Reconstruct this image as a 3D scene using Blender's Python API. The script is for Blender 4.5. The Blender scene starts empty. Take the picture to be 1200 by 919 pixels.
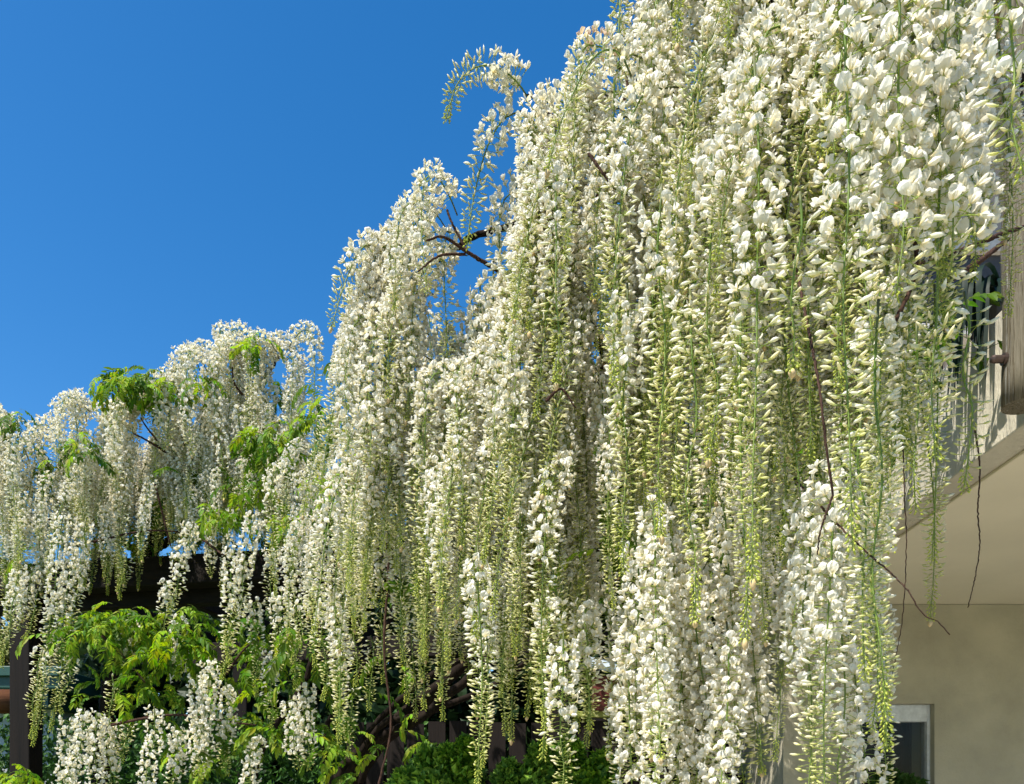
import bpy, math, random
import numpy as np
from mathutils import Vector, Matrix, Euler

# ------------------------------------------------------------------ camera, sky, sun, exposure
sc = bpy.context.scene
C = sc.collection
RND = random.Random(11)
NPR = np.random.RandomState(5)

CAM_Z = 1.6
F_PX, W_PX, H_PX, HORIZON = 1000.0, 1200.0, 919.0, 940.0
cam_data = bpy.data.cameras.new('camera')
cam_data.sensor_width = 36.0
cam_data.lens = F_PX / W_PX * 36.0
cam_data.shift_y = (HORIZON - H_PX / 2) / W_PX
cam_data.clip_start = 0.05
cam_data.clip_end = 3000
cam = bpy.data.objects.new('camera', cam_data)
cam.location = (0, 0, CAM_Z)
cam.rotation_euler = (math.radians(90), 0, 0)
C.objects.link(cam)
sc.camera = cam

SUN_EL, SUN_AZ = math.radians(57), math.radians(-130)      # azimuth from +Y towards +X
world = bpy.data.worlds.new('World')
sc.world = world
world.use_nodes = True
wn = world.node_tree
sky = wn.nodes.new('ShaderNodeTexSky')
sky.sky_type = 'NISHITA'
sky.sun_disc = False
sky.sun_elevation = SUN_EL
sky.sun_rotation = SUN_AZ
sky.altitude = 400
sky.air_density = 1.0
sky.dust_density = 0.9
sky.ozone_density = 2.0
sky_hue = wn.nodes.new('ShaderNodeHueSaturation')            # the camera's vivid rendering of a clear sky
sky_hue.inputs['Saturation'].default_value = 1.41
wn.links.new(sky.outputs[0], sky_hue.inputs['Color'])
wn.links.new(sky_hue.outputs[0], wn.nodes['Background'].inputs[0])
wn.nodes['Background'].inputs[1].default_value = 0.117

sun_data = bpy.data.lights.new('sun', 'SUN')
sun_data.energy = 5.0
sun_data.angle = math.radians(0.53)
sun_data.color = (1.0, 0.945, 0.85)
sun = bpy.data.objects.new('sun', sun_data)
sd = Vector((math.sin(SUN_AZ) * math.cos(SUN_EL), math.cos(SUN_AZ) * math.cos(SUN_EL), math.sin(SUN_EL)))
sun.rotation_euler = sd.to_track_quat('Z', 'Y').to_euler()
C.objects.link(sun)

sc.view_settings.view_transform = 'Standard'
sc.view_settings.look = 'None'
sc.view_settings.exposure = 0.78
sc.view_settings.gamma = 1.0
sc.view_settings.use_curve_mapping = False
sc.render.engine = 'CYCLES'
sc.cycles.max_bounces = 6
sc.cycles.adaptive_threshold = 0.025
sc.cycles.diffuse_bounces = 4
sc.cycles.transmission_bounces = 4
sc.cycles.glossy_bounces = 2
sc.cycles.use_denoising = True


def at(x, y, d):
    """a point of the place that is d metres ahead, measured off the photograph"""
    return Vector(((x - 600) / F_PX * d, d, CAM_Z + (HORIZON - y) / F_PX * d))


# ------------------------------------------------------------------ materials
def new_mat(name):
    m = bpy.data.materials.new(name)
    m.use_nodes = True
    nt = m.node_tree
    return m, nt, nt.nodes['Principled BSDF'], nt.nodes['Material Output']


def node(nt, kind, **kw):
    n = nt.nodes.new(kind)
    for k, v in kw.items():
        setattr(n, k, v)
    return n


def ramp(nt, src, stops):
    r = node(nt, 'ShaderNodeValToRGB')
    el = r.color_ramp.elements
    while len(el) < len(stops):
        el.new(0.5)
    for e, (p, c) in zip(el, stops):
        e.position = p
        e.color = (*c, 1)
    nt.links.new(src, r.inputs[0])
    return r.outputs[0]


def noise(nt, scale, detail=6, coord='Object', vec_scale=None, rough=0.6):
    tc = node(nt, 'ShaderNodeTexCoord')
    src = tc.outputs[coord]
    if vec_scale:
        mp = node(nt, 'ShaderNodeMapping')
        mp.inputs['Scale'].default_value = vec_scale
        nt.links.new(src, mp.inputs[0])
        src = mp.outputs[0]
    n = node(nt, 'ShaderNodeTexNoise')
    n.inputs['Scale'].default_value = scale
    n.inputs['Detail'].default_value = detail
    n.inputs['Roughness'].default_value = rough
    nt.links.new(src, n.inputs['Vector'])
    return n.outputs['Fac']


def bump(nt, bsdf, h, strength, dist):
    b = node(nt, 'ShaderNodeBump')
    b.inputs['Strength'].default_value = strength
    b.inputs['Distance'].default_value = dist
    nt.links.new(h, b.inputs['Height'])
    nt.links.new(b.outputs[0], bsdf.inputs['Normal'])


def mat_vertex_leafy(name, trans, rough, spec, vary, tint=(1, 1, 1)):
    """thin plant tissue: own colour per vertex, some light passes through"""
    m, nt, b, out = new_mat(name)
    at_ = node(nt, 'ShaderNodeVertexColor', layer_name='col')
    oi = node(nt, 'ShaderNodeObjectInfo')
    hs = node(nt, 'ShaderNodeHueSaturation')
    mr = node(nt, 'ShaderNodeMapRange')
    mr.inputs[3].default_value = 1 - vary
    mr.inputs[4].default_value = 1 + vary * 0.35
    nt.links.new(oi.outputs['Random'], mr.inputs[0])
    nt.links.new(mr.outputs[0], hs.inputs['Value'])
    mr2 = node(nt, 'ShaderNodeMapRange')
    mr2.inputs[3].default_value = 0.85
    mr2.inputs[4].default_value = 1.2
    ns = noise(nt, 3.1, 2, 'Generated')
    nt.links.new(ns, mr2.inputs[0])
    nt.links.new(mr2.outputs[0], hs.inputs['Saturation'])
    nt.links.new(at_.outputs[0], hs.inputs['Color'])
    nt.links.new(hs.outputs[0], b.inputs['Base Color'])
    b.inputs['Roughness'].default_value = rough
    b.inputs['Specular IOR Level'].default_value = spec
    tr = node(nt, 'ShaderNodeBsdfTranslucent')
    tm = node(nt, 'ShaderNodeMix', data_type='RGBA', blend_type='MULTIPLY')
    tm.inputs[0].default_value = 1.0
    nt.links.new(hs.outputs[0], tm.inputs[6])
    tm.inputs[7].default_value = (*tint, 1)
    nt.links.new(tm.outputs[2], tr.inputs['Color'])
    mx = node(nt, 'ShaderNodeMixShader')
    mx.inputs[0].default_value = trans
    nt.links.new(b.outputs[0], mx.inputs[1])
    nt.links.new(tr.outputs[0], mx.inputs[2])
    nt.links.new(mx.outputs[0], out.inputs['Surface'])
    return m


M_PETAL = mat_vertex_leafy('petal', 0.42, 0.5, 0.2, 0.05, (1.0, 0.96, 0.76))
M_BUD = mat_vertex_leafy('bud', 0.40, 0.5, 0.2, 0.10, (1.0, 1.0, 0.55))
M_STALK = mat_vertex_leafy('green_stalk', 0.05, 0.5, 0.3, 0.2)
M_LEAF = mat_vertex_leafy('leaf', 0.5, 0.5, 0.18, 0.2, (1.15, 1.08, 0.5))
M_DARKLEAF = mat_vertex_leafy('evergreen_leaf', 0.2, 0.5, 0.2, 0.1)


def mat_bark(name, c0, c1, scale=60):
    m, nt, b, out = new_mat(name)
    n = noise(nt, scale, 8, 'Object', (1, 1, 0.35))
    nt.links.new(ramp(nt, n, [(0.3, c0), (0.7, c1)]), b.inputs['Base Color'])
    b.inputs['Roughness'].default_value = 0.9
    b.inputs['Specular IOR Level'].default_value = 0.1
    bump(nt, b, n, 0.6, 0.01)
    return m


M_BARK = mat_bark('wisteria_bark', (0.007, 0.005, 0.004), (0.026, 0.018, 0.013))
M_TWIG = mat_bark('twig_bark', (0.03, 0.016, 0.012), (0.09, 0.05, 0.035), 150)


def mat_wood(name, stops, gscale=(14, 14, 0.6), rough=0.75, bstr=0.5, scale=3.0):
    m, nt, b, out = new_mat(name)
    n = noise(nt, scale, 9, 'Object', gscale, 0.7)
    nt.links.new(ramp(nt, n, stops), b.inputs['Base Color'])
    b.inputs['Roughness'].default_value = rough
    b.inputs['Specular IOR Level'].default_value = 0.15
    bump(nt, b, n, bstr, 0.006)
    return m


M_BEAM = mat_wood('dark_stained_timber', [(0.3, (0.006, 0.0045, 0.004)), (0.7, (0.02, 0.014, 0.011))], (0.8, 14, 14))
M_POSTWOOD = mat_wood('dark_stained_post', [(0.3, (0.005, 0.004, 0.0035)), (0.7, (0.014, 0.010, 0.008))])
M_FENCE = mat_wood('fence_board', [(0.25, (0.007, 0.005, 0.0045)), (0.75, (0.022, 0.016, 0.014))])
M_CAP = mat_wood('mossy_cap', [(0.3, (0.2, 0.24, 0.05)), (0.7, (0.34, 0.36, 0.1))], (2, 14, 14))
M_GREYPOST = mat_wood('weathered_round_post', [(0.32, (0.03, 0.022, 0.012)), (0.43, (0.095, 0.08, 0.05)), (0.50, (0.18, 0.16, 0.115)),
                                               (0.56, (0.06, 0.045, 0.022)), (0.64, (0.30, 0.29, 0.25)), (0.74, (0.09, 0.065, 0.03))], (26, 26, 0.5), 0.7, 0.9, 2.6)
M_REDWOOD = mat_wood('reddish_rail', [(0.3, (0.08, 0.03, 0.015)), (0.7, (0.2, 0.085, 0.04))], (0.8, 14, 14))


def mat_plaster(name, col, bstr, bdist, bscale, mott=0.06, vec=None, rough=0.85):
    m, nt, b, out = new_mat(name)
    n = noise(nt, 2.2, 7, 'Object')
    lo = tuple(c * (1 - mott * 2.2) for c in col)
    hi = tuple(min(1, c * (1 + mott)) for c in col)
    nt.links.new(ramp(nt, n, [(0.3, lo), (0.7, hi)]), b.inputs['Base Color'])
    b.inputs['Roughness'].default_value = rough
    h = noise(nt, bscale, 6, 'Object', vec)
    bump(nt, b, h, bstr, bdist)
    return m


M_WALL = mat_plaster('grey_beige_render', (0.44, 0.40, 0.295), 0.5, 0.008, 60, 0.12)
M_SOFFIT = mat_plaster('soffit_paint', (0.70, 0.635, 0.48), 0.1, 0.002, 40, 0.03)
M_FASCIA = mat_plaster('trowelled_render', (0.50, 0.46, 0.36), 0.9, 0.02, 22, 0.08, (1, 1, 0.3))
M_UPPER = mat_plaster('pinkish_boards', (0.42, 0.34, 0.31), 0.3, 0.004, 30, 0.05, (10, 10, 0.4))


def mat_plain(name, col, rough=0.6, metal=0.0, spec=0.5, var=0.15, scale=30):
    m, nt, b, out = new_mat(name)
    n = noise(nt, scale, 5)
    nt.links.new(ramp(nt, n, [(0.3, tuple(c * (1 - var) for c in col)), (0.7, tuple(min(1, c * (1 + var)) for c in col))]), b.inputs['Base Color'])
    b.inputs['Roughness'].default_value = rough
    b.inputs['Metallic'].default_value = metal
    b.inputs['Specular IOR Level'].default_value = spec
    return m


M_WHITEPAINT = mat_plain('window_paint', (0.62, 0.64, 0.66), 0.45)
M_CHARCOAL = mat_plain('recess_shade', (0.035, 0.035, 0.042), 0.6)  # shade of the upper recess, put into the base colour
M_LEDGE = mat_plain('pale_ledge', (0.45, 0.43, 0.42), 0.7)
M_CURTAIN = mat_wood('dark_curtain', [(0.3, (0.02, 0.009, 0.008)), (0.7, (0.06, 0.028, 0.024))], (9, 9, 0.1))
M_BOLT = mat_plain('rusty_bolt', (0.12, 0.085, 0.07), 0.45, 0.8)
M_RED = mat_plain('dark_red_paint', (0.11, 0.018, 0.012), 0.6)
M_PALEBLUE = mat_plain('pale_blue_metal', (0.45, 0.53, 0.6), 0.4)
M_GREENROOF = mat_plain('green_roof', (0.02, 0.07, 0.05), 0.5)
M_SHEDWALL = mat_plain('shed_wall', (0.4, 0.4, 0.4), 0.8)
M_TERRACE = mat_plain('terrace_stone', (0.46, 0.42, 0.34), 0.85)
M_MORTAR = mat_plain('joint_sand', (0.18, 0.165, 0.14), 0.95)
M_GRASS = mat_plain('lawn', (0.05, 0.09, 0.02), 0.9, 0, 0.2, 0.4, 4)
M_TILE = mat_plain('roof_tile', (0.2, 0.09, 0.06), 0.8)
M_POT = mat_plain('dull_pot', (0.05, 0.045, 0.04), 0.85)
m_, nt_, b_, o_ = new_mat('window_glass')
tp_ = node(nt_, 'ShaderNodeBsdfTransparent'); tp_.inputs[0].default_value = (0.8, 0.82, 0.82, 1)
gl_ = node(nt_, 'ShaderNodeBsdfGlossy'); gl_.inputs['Roughness'].default_value = 0.03
mx_ = node(nt_, 'ShaderNodeMixShader'); mx_.inputs[0].default_value = 0.012
nt_.links.new(tp_.outputs[0], mx_.inputs[1]); nt_.links.new(gl_.outputs[0], mx_.inputs[2]); nt_.links.new(mx_.outputs[0], o_.inputs['Surface'])
M_GLASS = m_


# ------------------------------------------------------------------ mesh helpers
class MB:
    """collects vertices, faces and colours; build() links them as one mesh object"""

    def __init__(self):
        self.v, self.f, self.c, self.n = [], [], [], 0

    def add(self, v, f, c=None):
        v = np.asarray(v, float)
        self.v.append(v)
        self.f.append((np.asarray(f, dtype=object), self.n) if False else ([tuple(i + self.n for i in q) for q in f]))
        if c is not None:
            c = np.asarray(c, float)
            if c.ndim == 1:
                c = np.tile(c, (len(v), 1))
            self.c.append(c)
        self.n += len(v)

    def box(self, x0, x1, y0, y1, z0, z1, rot=None, origin=(0, 0, 0)):
        v = np.array([(x, y, z) for x in (x0, x1) for y in (y0, y1) for z in (z0, z1)], float)
        if rot is not None:
            v = v @ np.array(rot.to_matrix()).T
        v = v + np.array(origin)
        self.add(v, [(0, 1, 3, 2), (4, 6, 7, 5), (0, 4, 5, 1), (2, 3, 7, 6), (0, 2, 6, 4), (1, 5, 7, 3)])

    def tube(self, pts, radii, sides=6, col=None, cap=True):
        P = np.array([tuple(p) for p in pts], float)
        n = len(P)
        T = np.gradient(P, axis=0)
        T /= np.linalg.norm(T, axis=1)[:, None] + 1e-9
        ref = np.array((0.3, 0.9, 0.1)) if abs(T[0][1]) < 0.8 else np.array((1.0, 0.1, 0.2))
        vs = []
        A = np.cross(T[0], ref)
        for i in range(n):
            A = A - T[i] * np.dot(A, T[i])
            A /= np.linalg.norm(A) + 1e-9
            B = np.cross(T[i], A)
            for k in range(sides):
                a = 2 * math.pi * k / sides
                vs.append(P[i] + radii[i] * (A * math.cos(a) + B * math.sin(a)))
        fs = []
        for i in range(n - 1):
            for k in range(sides):
                k2 = (k + 1) % sides
                fs.append((i * sides + k, i * sides + k2, (i + 1) * sides + k2, (i + 1) * sides + k))
        if cap:
            fs.append(tuple(range(sides))[::-1])
            fs.append(tuple((n - 1) * sides + k for k in range(sides)))
        self.add(vs, fs, col)

    def mesh(self, name, mat, smooth=False):
        me = bpy.data.meshes.new(name)
        V = np.concatenate(self.v)
        me.from_pydata(V.tolist(), [], [q for fl in self.f for q in fl])
        if self.c:
            ca = me.color_attributes.new('col', 'FLOAT_COLOR', 'POINT')
            cc = np.concatenate(self.c)
            cc = np.concatenate([cc, np.ones((len(cc), 1))], 1)
            ca.data.foreach_set('color', cc.astype(np.float32).ravel())
        if smooth:
            me.polygons.foreach_set('use_smooth', [True] * len(me.polygons))
        me.materials.append(mat)
        me.update()
        return me

    def build(self, name, mat, parent=None, smooth=False, bevel=0.0):
        me = self.mesh(name, mat, smooth)
        return link(name, me, parent, bevel=bevel)


def link(name, me, parent=None, loc=None, bevel=0.0):
    o = bpy.data.objects.new(name, me)
    C.objects.link(o)
    if parent is not None:
        o.parent = parent
        if loc is None:                                   # mesh is in world coordinates
            o.location = -Vector(parent.get('base', (0, 0, 0)))
    if loc is not None:
        o.location = loc
    if bevel:
        b = o.modifiers.new('bevel', 'BEVEL')
        b.width = bevel
        b.segments = 2
    return o


def thing(name, label, cat, base=(0, 0, 0), group=None):
    o = bpy.data.objects.new(name, None)
    C.objects.link(o)
    o.location = base
    o['base'] = tuple(base)
    o['label'] = label
    o['category'] = cat
    if group:
        o['group'] = group
    o.empty_display_size = 0.1
    return o


# ------------------------------------------------------------------ setting: ground
g = MB()
g.add([(-600, -600, -0.02), (600, -600, -0.02), (600, 600, -0.02), (-600, 600, -0.02)], [(0, 1, 2, 3)])
o = g.build('lawn_ground', M_GRASS); o['kind'] = 'structure'
g = MB(); g.box(-1.6, 8, -3.5, 5.2, -0.015, 0.03)
terrace = g.build('terrace', M_MORTAR); terrace['kind'] = 'structure'
slab_me = None
for i in range(12):
    for j in range(11):
        if slab_me is None:
            s = MB(); s.box(0.006, 0.794, 0.006, 0.784, 0, 0.018)
            slab_me = s.mesh('paving_slab', M_TERRACE)
        o = link('paving_slab', slab_me, terrace, loc=(-1.6 + i * 0.8, -3.5 + j * 0.79, 0.03))

# ------------------------------------------------------------------ house with balcony
HX, HY, SOF = 1.65, 5.2, CAM_Z + 1.205
house = thing('house', 'grey beige rendered house with balcony on the far side of the wisteria', 'house', (HX, HY, 0))
WX0, WX1, WZT, WZB = 2.10, 2.575, 2.20, 1.05          # window opening in the front wall
w = MB()
w.box(HX + 0.003, WX0, HY, HY + 0.3, 0, SOF)
w.box(WX1, 9.0, HY, HY + 0.3, 0, SOF)
w.box(WX0, WX1, HY + 0.001, HY + 0.299, WZT, SOF)
w.box(WX0, WX1, HY + 0.001, HY + 0.299, 0, WZB)
w.box(HX + 0.003, HX + 0.303, HY + 0.3, 9, 0, SOF)
w.box(HX + 0.303, 9.0, HY + 2.5, HY + 2.6, 0, SOF)          # back of the room
w.build('wall', M_WALL, house)
win = MB()
fr = 0.055
win.box(WX0, WX0 + fr, HY + 0.05, HY + 0.13, WZB, WZT)
win.box(WX1 - 0.02, WX1, HY + 0.05, HY + 0.13, WZB, WZT)
win.box(WX0 + fr, WX1 - 0.02, HY + 0.05, HY + 0.13, WZT - 0.105, WZT)
win.box(WX0 + fr, WX1 - 0.02, HY + 0.05, HY + 0.13, WZB, WZB + fr)
window = win.build('window', M_WHITEPAINT, house, bevel=0.004)
p = MB(); p.box(WX0 + fr, WX1 - 0.02, HY + 0.085, HY + 0.095, WZB + fr, WZT - 0.105)
pane = p.build('pane', M_GLASS); pane.parent = window
cu = MB()
cv, cf = [], []
for i in range(41):
    x = WX0 - 0.1 + i * 0.02
    y = HY + 0.36 + 0.02 * math.sin(i * 1.1)
    cv += [(x, y, WZB - 0.1), (x, y, WZT + 0.1)]
    if i:
        cf.append((2 * i - 2, 2 * i, 2 * i + 1, 2 * i - 1))
cu.add(cv, cf)
cur = cu.build('curtain', M_CURTAIN, smooth=True); cur.parent = window
si = MB(); si.box(WX0 - 0.04, WX1 + 0.04, HY - 0.05, HY + 0.05, WZB - 0.05, WZB - 0.002)
sill = si.build('sill', M_LEDGE, bevel=0.004); sill.parent = window

s = MB(); s.box(HX, 9.0, 1.7, HY + 0.29, SOF + 0.003, SOF + 0.17)
s.build('balcony_slab', M_SOFFIT, house)
s = MB(); s.box(HX - 0.014, HX + 0.10, 1.68, HY + 0.28, SOF, SOF + 0.44)
s.build('balcony_upstand', M_FASCIA, house, bevel=0.006)
s = MB(); s.box(HX + 0.101, 9.0, 1.68, 1.80, SOF, SOF + 0.44)
s.build('balcony_upstand', M_FASCIA, house, bevel=0.006)
# bevelled strip where the soffit meets the render
s = MB(); s.box(HX + 0.101, HX + 0.33, 1.81, HY - 0.002, SOF - 0.012, SOF + 0.002)
s.build('soffit_border', M_SOFFIT, house, bevel=0.004)
for k, py in enumerate((2.65, 4.15)):
    p = MB()
    pts, rad = [], []
    for i in range(16):
        z = CAM_Z + 1.23 + i * 0.095
        pts.append((1.588 + 0.003 * math.sin(i * 0.9), py + 0.003 * math.cos(i * 0.7), z))
        rad.append(0.06 + 0.0015 * math.sin(i * 1.7))
    p.tube(pts, rad, 20)
    post = p.build('railing_post', M_GREYPOST, house, smooth=False)
    for pl in post.data.polygons:
        pl.use_smooth = len(pl.vertices) == 4
    for dz in (0.145,):
        bo = MB()
        zc = CAM_Z + 1.23 + dz
        bo.tube([(1.534, py, zc), (1.524, py, zc)], [0.019, 0.019], 12)
        bo.tube([(1.5235, py, zc), (1.506, py, zc), (1.495, py, zc), (1.488, py, zc), (1.485, py, zc)], [0.012, 0.0125, 0.0125, 0.010, 0.004], 10)
        b2 = bo.build('bolt', M_BOLT); b2.parent = post
hr = MB(); hr.box(1.53, 1.64, 1.8, 5.15, CAM_Z + 2.66, CAM_Z + 2.74)
hr.build('handrail', M_GREYPOST, house, bevel=0.01)

u = MB()
u.box(HX + 0.003, 9.0, HY, HY + 0.3, SOF + 0.2, 5.9)
u.box(HX + 0.003, HX + 0.303, HY + 0.3, 9, SOF + 0.003, 5.9)
u.build('upper_wall', M_UPPER, house)
uw = MB(); uw.box(2.25, 4.2, HY - 0.10, HY - 0.003, 4.43, 4.87)
sh = uw.build('recess_shade_box', M_CHARCOAL, house, bevel=0.006)  # dark box standing in for the shaded recess above the balcony
uw = MB(); uw.box(2.2, 4.25, HY - 0.16, HY - 0.003, 4.36, 4.43)
uw.build('ledge', M_LEDGE, house, bevel=0.006)
uw = MB(); uw.box(2.22, 4.23, HY - 0.14, HY - 0.003, 4.87, 4.95)
uw.build('ledge', M_LEDGE, house, bevel=0.006)
r = MB()
r.add([(1.25, 4.5, 5.9), (9.4, 4.5, 5.9), (9.4, 9.4, 5.9), (1.25, 9.4, 5.9), (1.25, 4.5, 6.02), (9.4, 4.5, 6.02), (9.4, 9.4, 6.02), (1.25, 9.4, 6.02),
       (4.0, 6.95, 7.6), (6.6, 6.95, 7.6)],
      [(0, 3, 2, 1), (0, 1, 5, 4), (1, 2, 6, 5), (2, 3, 7, 6), (3, 0, 4, 7), (4, 5, 9, 8), (5, 6, 9), (6, 7, 8, 9), (7, 4, 8)])
r.build('roof', M_TILE, house)

# ------------------------------------------------------------------ wooden pergola
pergola = thing('pergola', 'dark stained timber pergola beam and posts under the far wisteria', 'pergola', (-2.75, 4.9, 0))
bdir = Vector((1.74, -0.34, 0)).normalized()
bst = Vector((-3.6, 5.03, 0))
ang = math.atan2(bdir.y, bdir.x)
rotb = Euler((0, 0, ang))
b = MB(); b.box(0, 4.3, -0.06, 0.06, 2.78, 2.94, rotb, bst); b.build('beam', M_BEAM, pergola, bevel=0.008)
b = MB(); b.box(0, 4.2, 0.065, 0.15, 2.70, 2.85, rotb, bst); b.build('beam', M_BEAM, pergola, bevel=0.008)
for t_ in (0.845, 3.9):
    pp = bst + bdir * t_
    b = MB(); b.box(-0.065, 0.065, -0.055, 0.055, 0.0, 2.775, rotb, pp); b.build('post', M_POSTWOOD, pergola, bevel=0.008)
for k in range(6):
    q = bst + bdir * (0.5 + k * 0.72)
    b = MB(); b.box(-0.035, 0.035, 0.1, 2.6, 2.945, 3.06, rotb, q); b.build('rafter', M_BEAM, pergola, bevel=0.006)
b = MB(); b.box(0, 4.3, 2.3, 2.42, 2.76, 2.94, rotb, bst); b.build('beam', M_BEAM, pergola, bevel=0.008)
for t_ in (0.9, 3.9):
    pp = bst + bdir * t_ + Vector((-bdir.y, bdir.x, 0)) * 2.36
    b = MB(); b.box(-0.065, 0.065, -0.055, 0.055, 0.0, 2.755, rotb, pp); b.build('post', M_POSTWOOD, pergola, bevel=0.008)
b = MB(); b.tube([(-3.9, 5.02, 2.185), (-3.4, 5.0, 2.19), (-2.86, 4.97, 2.185)], [0.07, 0.074, 0.07], 10)
b.build('cross_rail', M_REDWOOD, pergola, smooth=True)

# ------------------------------------------------------------------ fence of upright boards
fence = thing('board_fence', 'dark upright board fence with narrow gaps behind the green shrubs', 'fence', (-0.9, 5.9, 0))
me = None
k = 0
x = -1.15
while x < HX - 0.16:
    if me is None:
        b = MB(); b.box(0, 0.118, 0, 0.022, 0.06, 2.15); me = b.mesh('board', M_FENCE)
    o = link('board', me, fence, loc=(x + 0.9, RND.uniform(-0.004, 0.004), RND.uniform(-0.012, 0.012)))
    o.rotation_euler = (0, RND.uniform(-0.004, 0.004), 0)
    x += 0.142
for z in (0.5, 1.7):
    b = MB(); b.box(-1.2, HX - 0.03, 5.93, 5.97, z, z + 0.09); b.build('rail', M_FENCE, fence)
b = MB(); b.box(0.25, HX - 0.03, 5.87, 5.96, 2.185, 2.225); b.build('cap_rail', M_CAP, fence, bevel=0.004)

box = thing('nest_box', 'small dark red box with pale blue lid on the fence top', 'box', (0.67, 5.9, 2.226))
b = MB(); b.box(0.56, 0.86, 5.82, 5.97, 2.226, 2.46); b.build('body', M_RED, box, bevel=0.006)
b = MB(); b.box(-0.18, 0.18, -0.12, 0.1, 0, 0.03, Euler((math.radians(22), math.radians(12), 0)), (0.69, 5.88, 2.52)); b.build('lid', M_PALEBLUE, box, bevel=0.004)

# ------------------------------------------------------------------ neighbour's shed far left
shed = thing('garden_shed', 'low shed with green roof and pale wall beyond the hedge', 'shed', (-8.0, 11.0, 0))
b = MB(); b.box(-10.4, -5.7, 10.6, 13, 0, 2.75); b.build('wall', M_SHEDWALL, shed)
b = MB(); b.box(-10.7, -5.4, 10.2, 13.4, 2.95, 3.2); b.build('roof', M_GREENROOF, shed, bevel=0.02)
b = MB(); b.box(-10.7, -5.4, 10.15, 10.196, 3.1, 3.22); b.build('gutter', M_GREENROOF, shed, bevel=0.01)
b = MB(); b.box(-10.5, -5.6, 10.3, 12.9, 2.752, 2.947); b.build('eave', M_GREENROOF, shed)

# ------------------------------------------------------------------ flower templates (metres)
WHITE = np.array((0.92, 0.90, 0.845))
CREAM = np.array((0.89, 0.83, 0.58))
YEL = np.array((0.80, 0.62, 0.10))
CALYX = np.array((0.50, 0.54, 0.20))
PED = np.array((0.36, 0.47, 0.10))
RACH = np.array((0.095, 0.165, 0.022))
BUDG = np.array((0.62, 0.66, 0.15))
TIPG = np.array((0.46, 0.53, 0.10))
TAN = np.array((0.58, 0.43, 0.22))


def spindle(L, w, h, rings, sides, curve, c0, c1, ori, dirv, belly=0.55, tipw=0.35, c0len=0.25):
    """closed bean shape from ori along dirv"""
    d = np.array(dirv, float); d /= np.linalg.norm(d)
    side = np.array((0, 1.0, 0))
    up = np.cross(d, side) * -1.0
    up /= np.linalg.norm(up)
    if up[2] < 0:
        up = -up
    V, Cc, Fc = [np.array(ori, float)], [np.array(c0)], []
    for i in range(rings):
        t = (i + 1) / (rings + 1)
        prof = math.sin(math.pi * t ** (0.69 / -math.log(belly) * 1.0) ) if False else (math.sin(math.pi * min(1, t * 0.5 / belly)) if t < belly else tipw + (1 - tipw) * math.cos((t - belly) / (1 - belly) * math.pi / 2))
        cen = np.array(ori) + d * L * t + up * curve * L * (t * t)
        for k in range(sides):
            a = 2 * math.pi * k / sides + 0.3
            V.append(cen + side * math.cos(a) * w * prof + up * math.sin(a) * h * prof)
            m = min(1, max(0, (t - c0len) / 0.4))
            Cc.append(np.array(c0) * (1 - m) + np.array(c1) * m)
    V.append(np.array(ori) + d * L + up * curve * L)
    Cc.append(np.array(c1))
    for k in range(sides):
        k2 = (k + 1) % sides
        Fc.append((0, 1 + k2, 1 + k))
        for i in range(rings - 1):
            a = 1 + i * sides
            Fc.append((a + k, a + k2, a + sides + k2, a + sides + k))
        a = 1 + (rings - 1) * sides
        Fc.append((a + k, a + k2, len(V) - 1))
    return V, Fc, Cc


def pedicel(mb, L, r, col=PED):
    mb.tube([(0, 0, 0), (L * 0.5, 0, 0.0012), (L + 0.001, 0, 0)], [r, r * 0.85, r], 3, col, cap=False)


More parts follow.
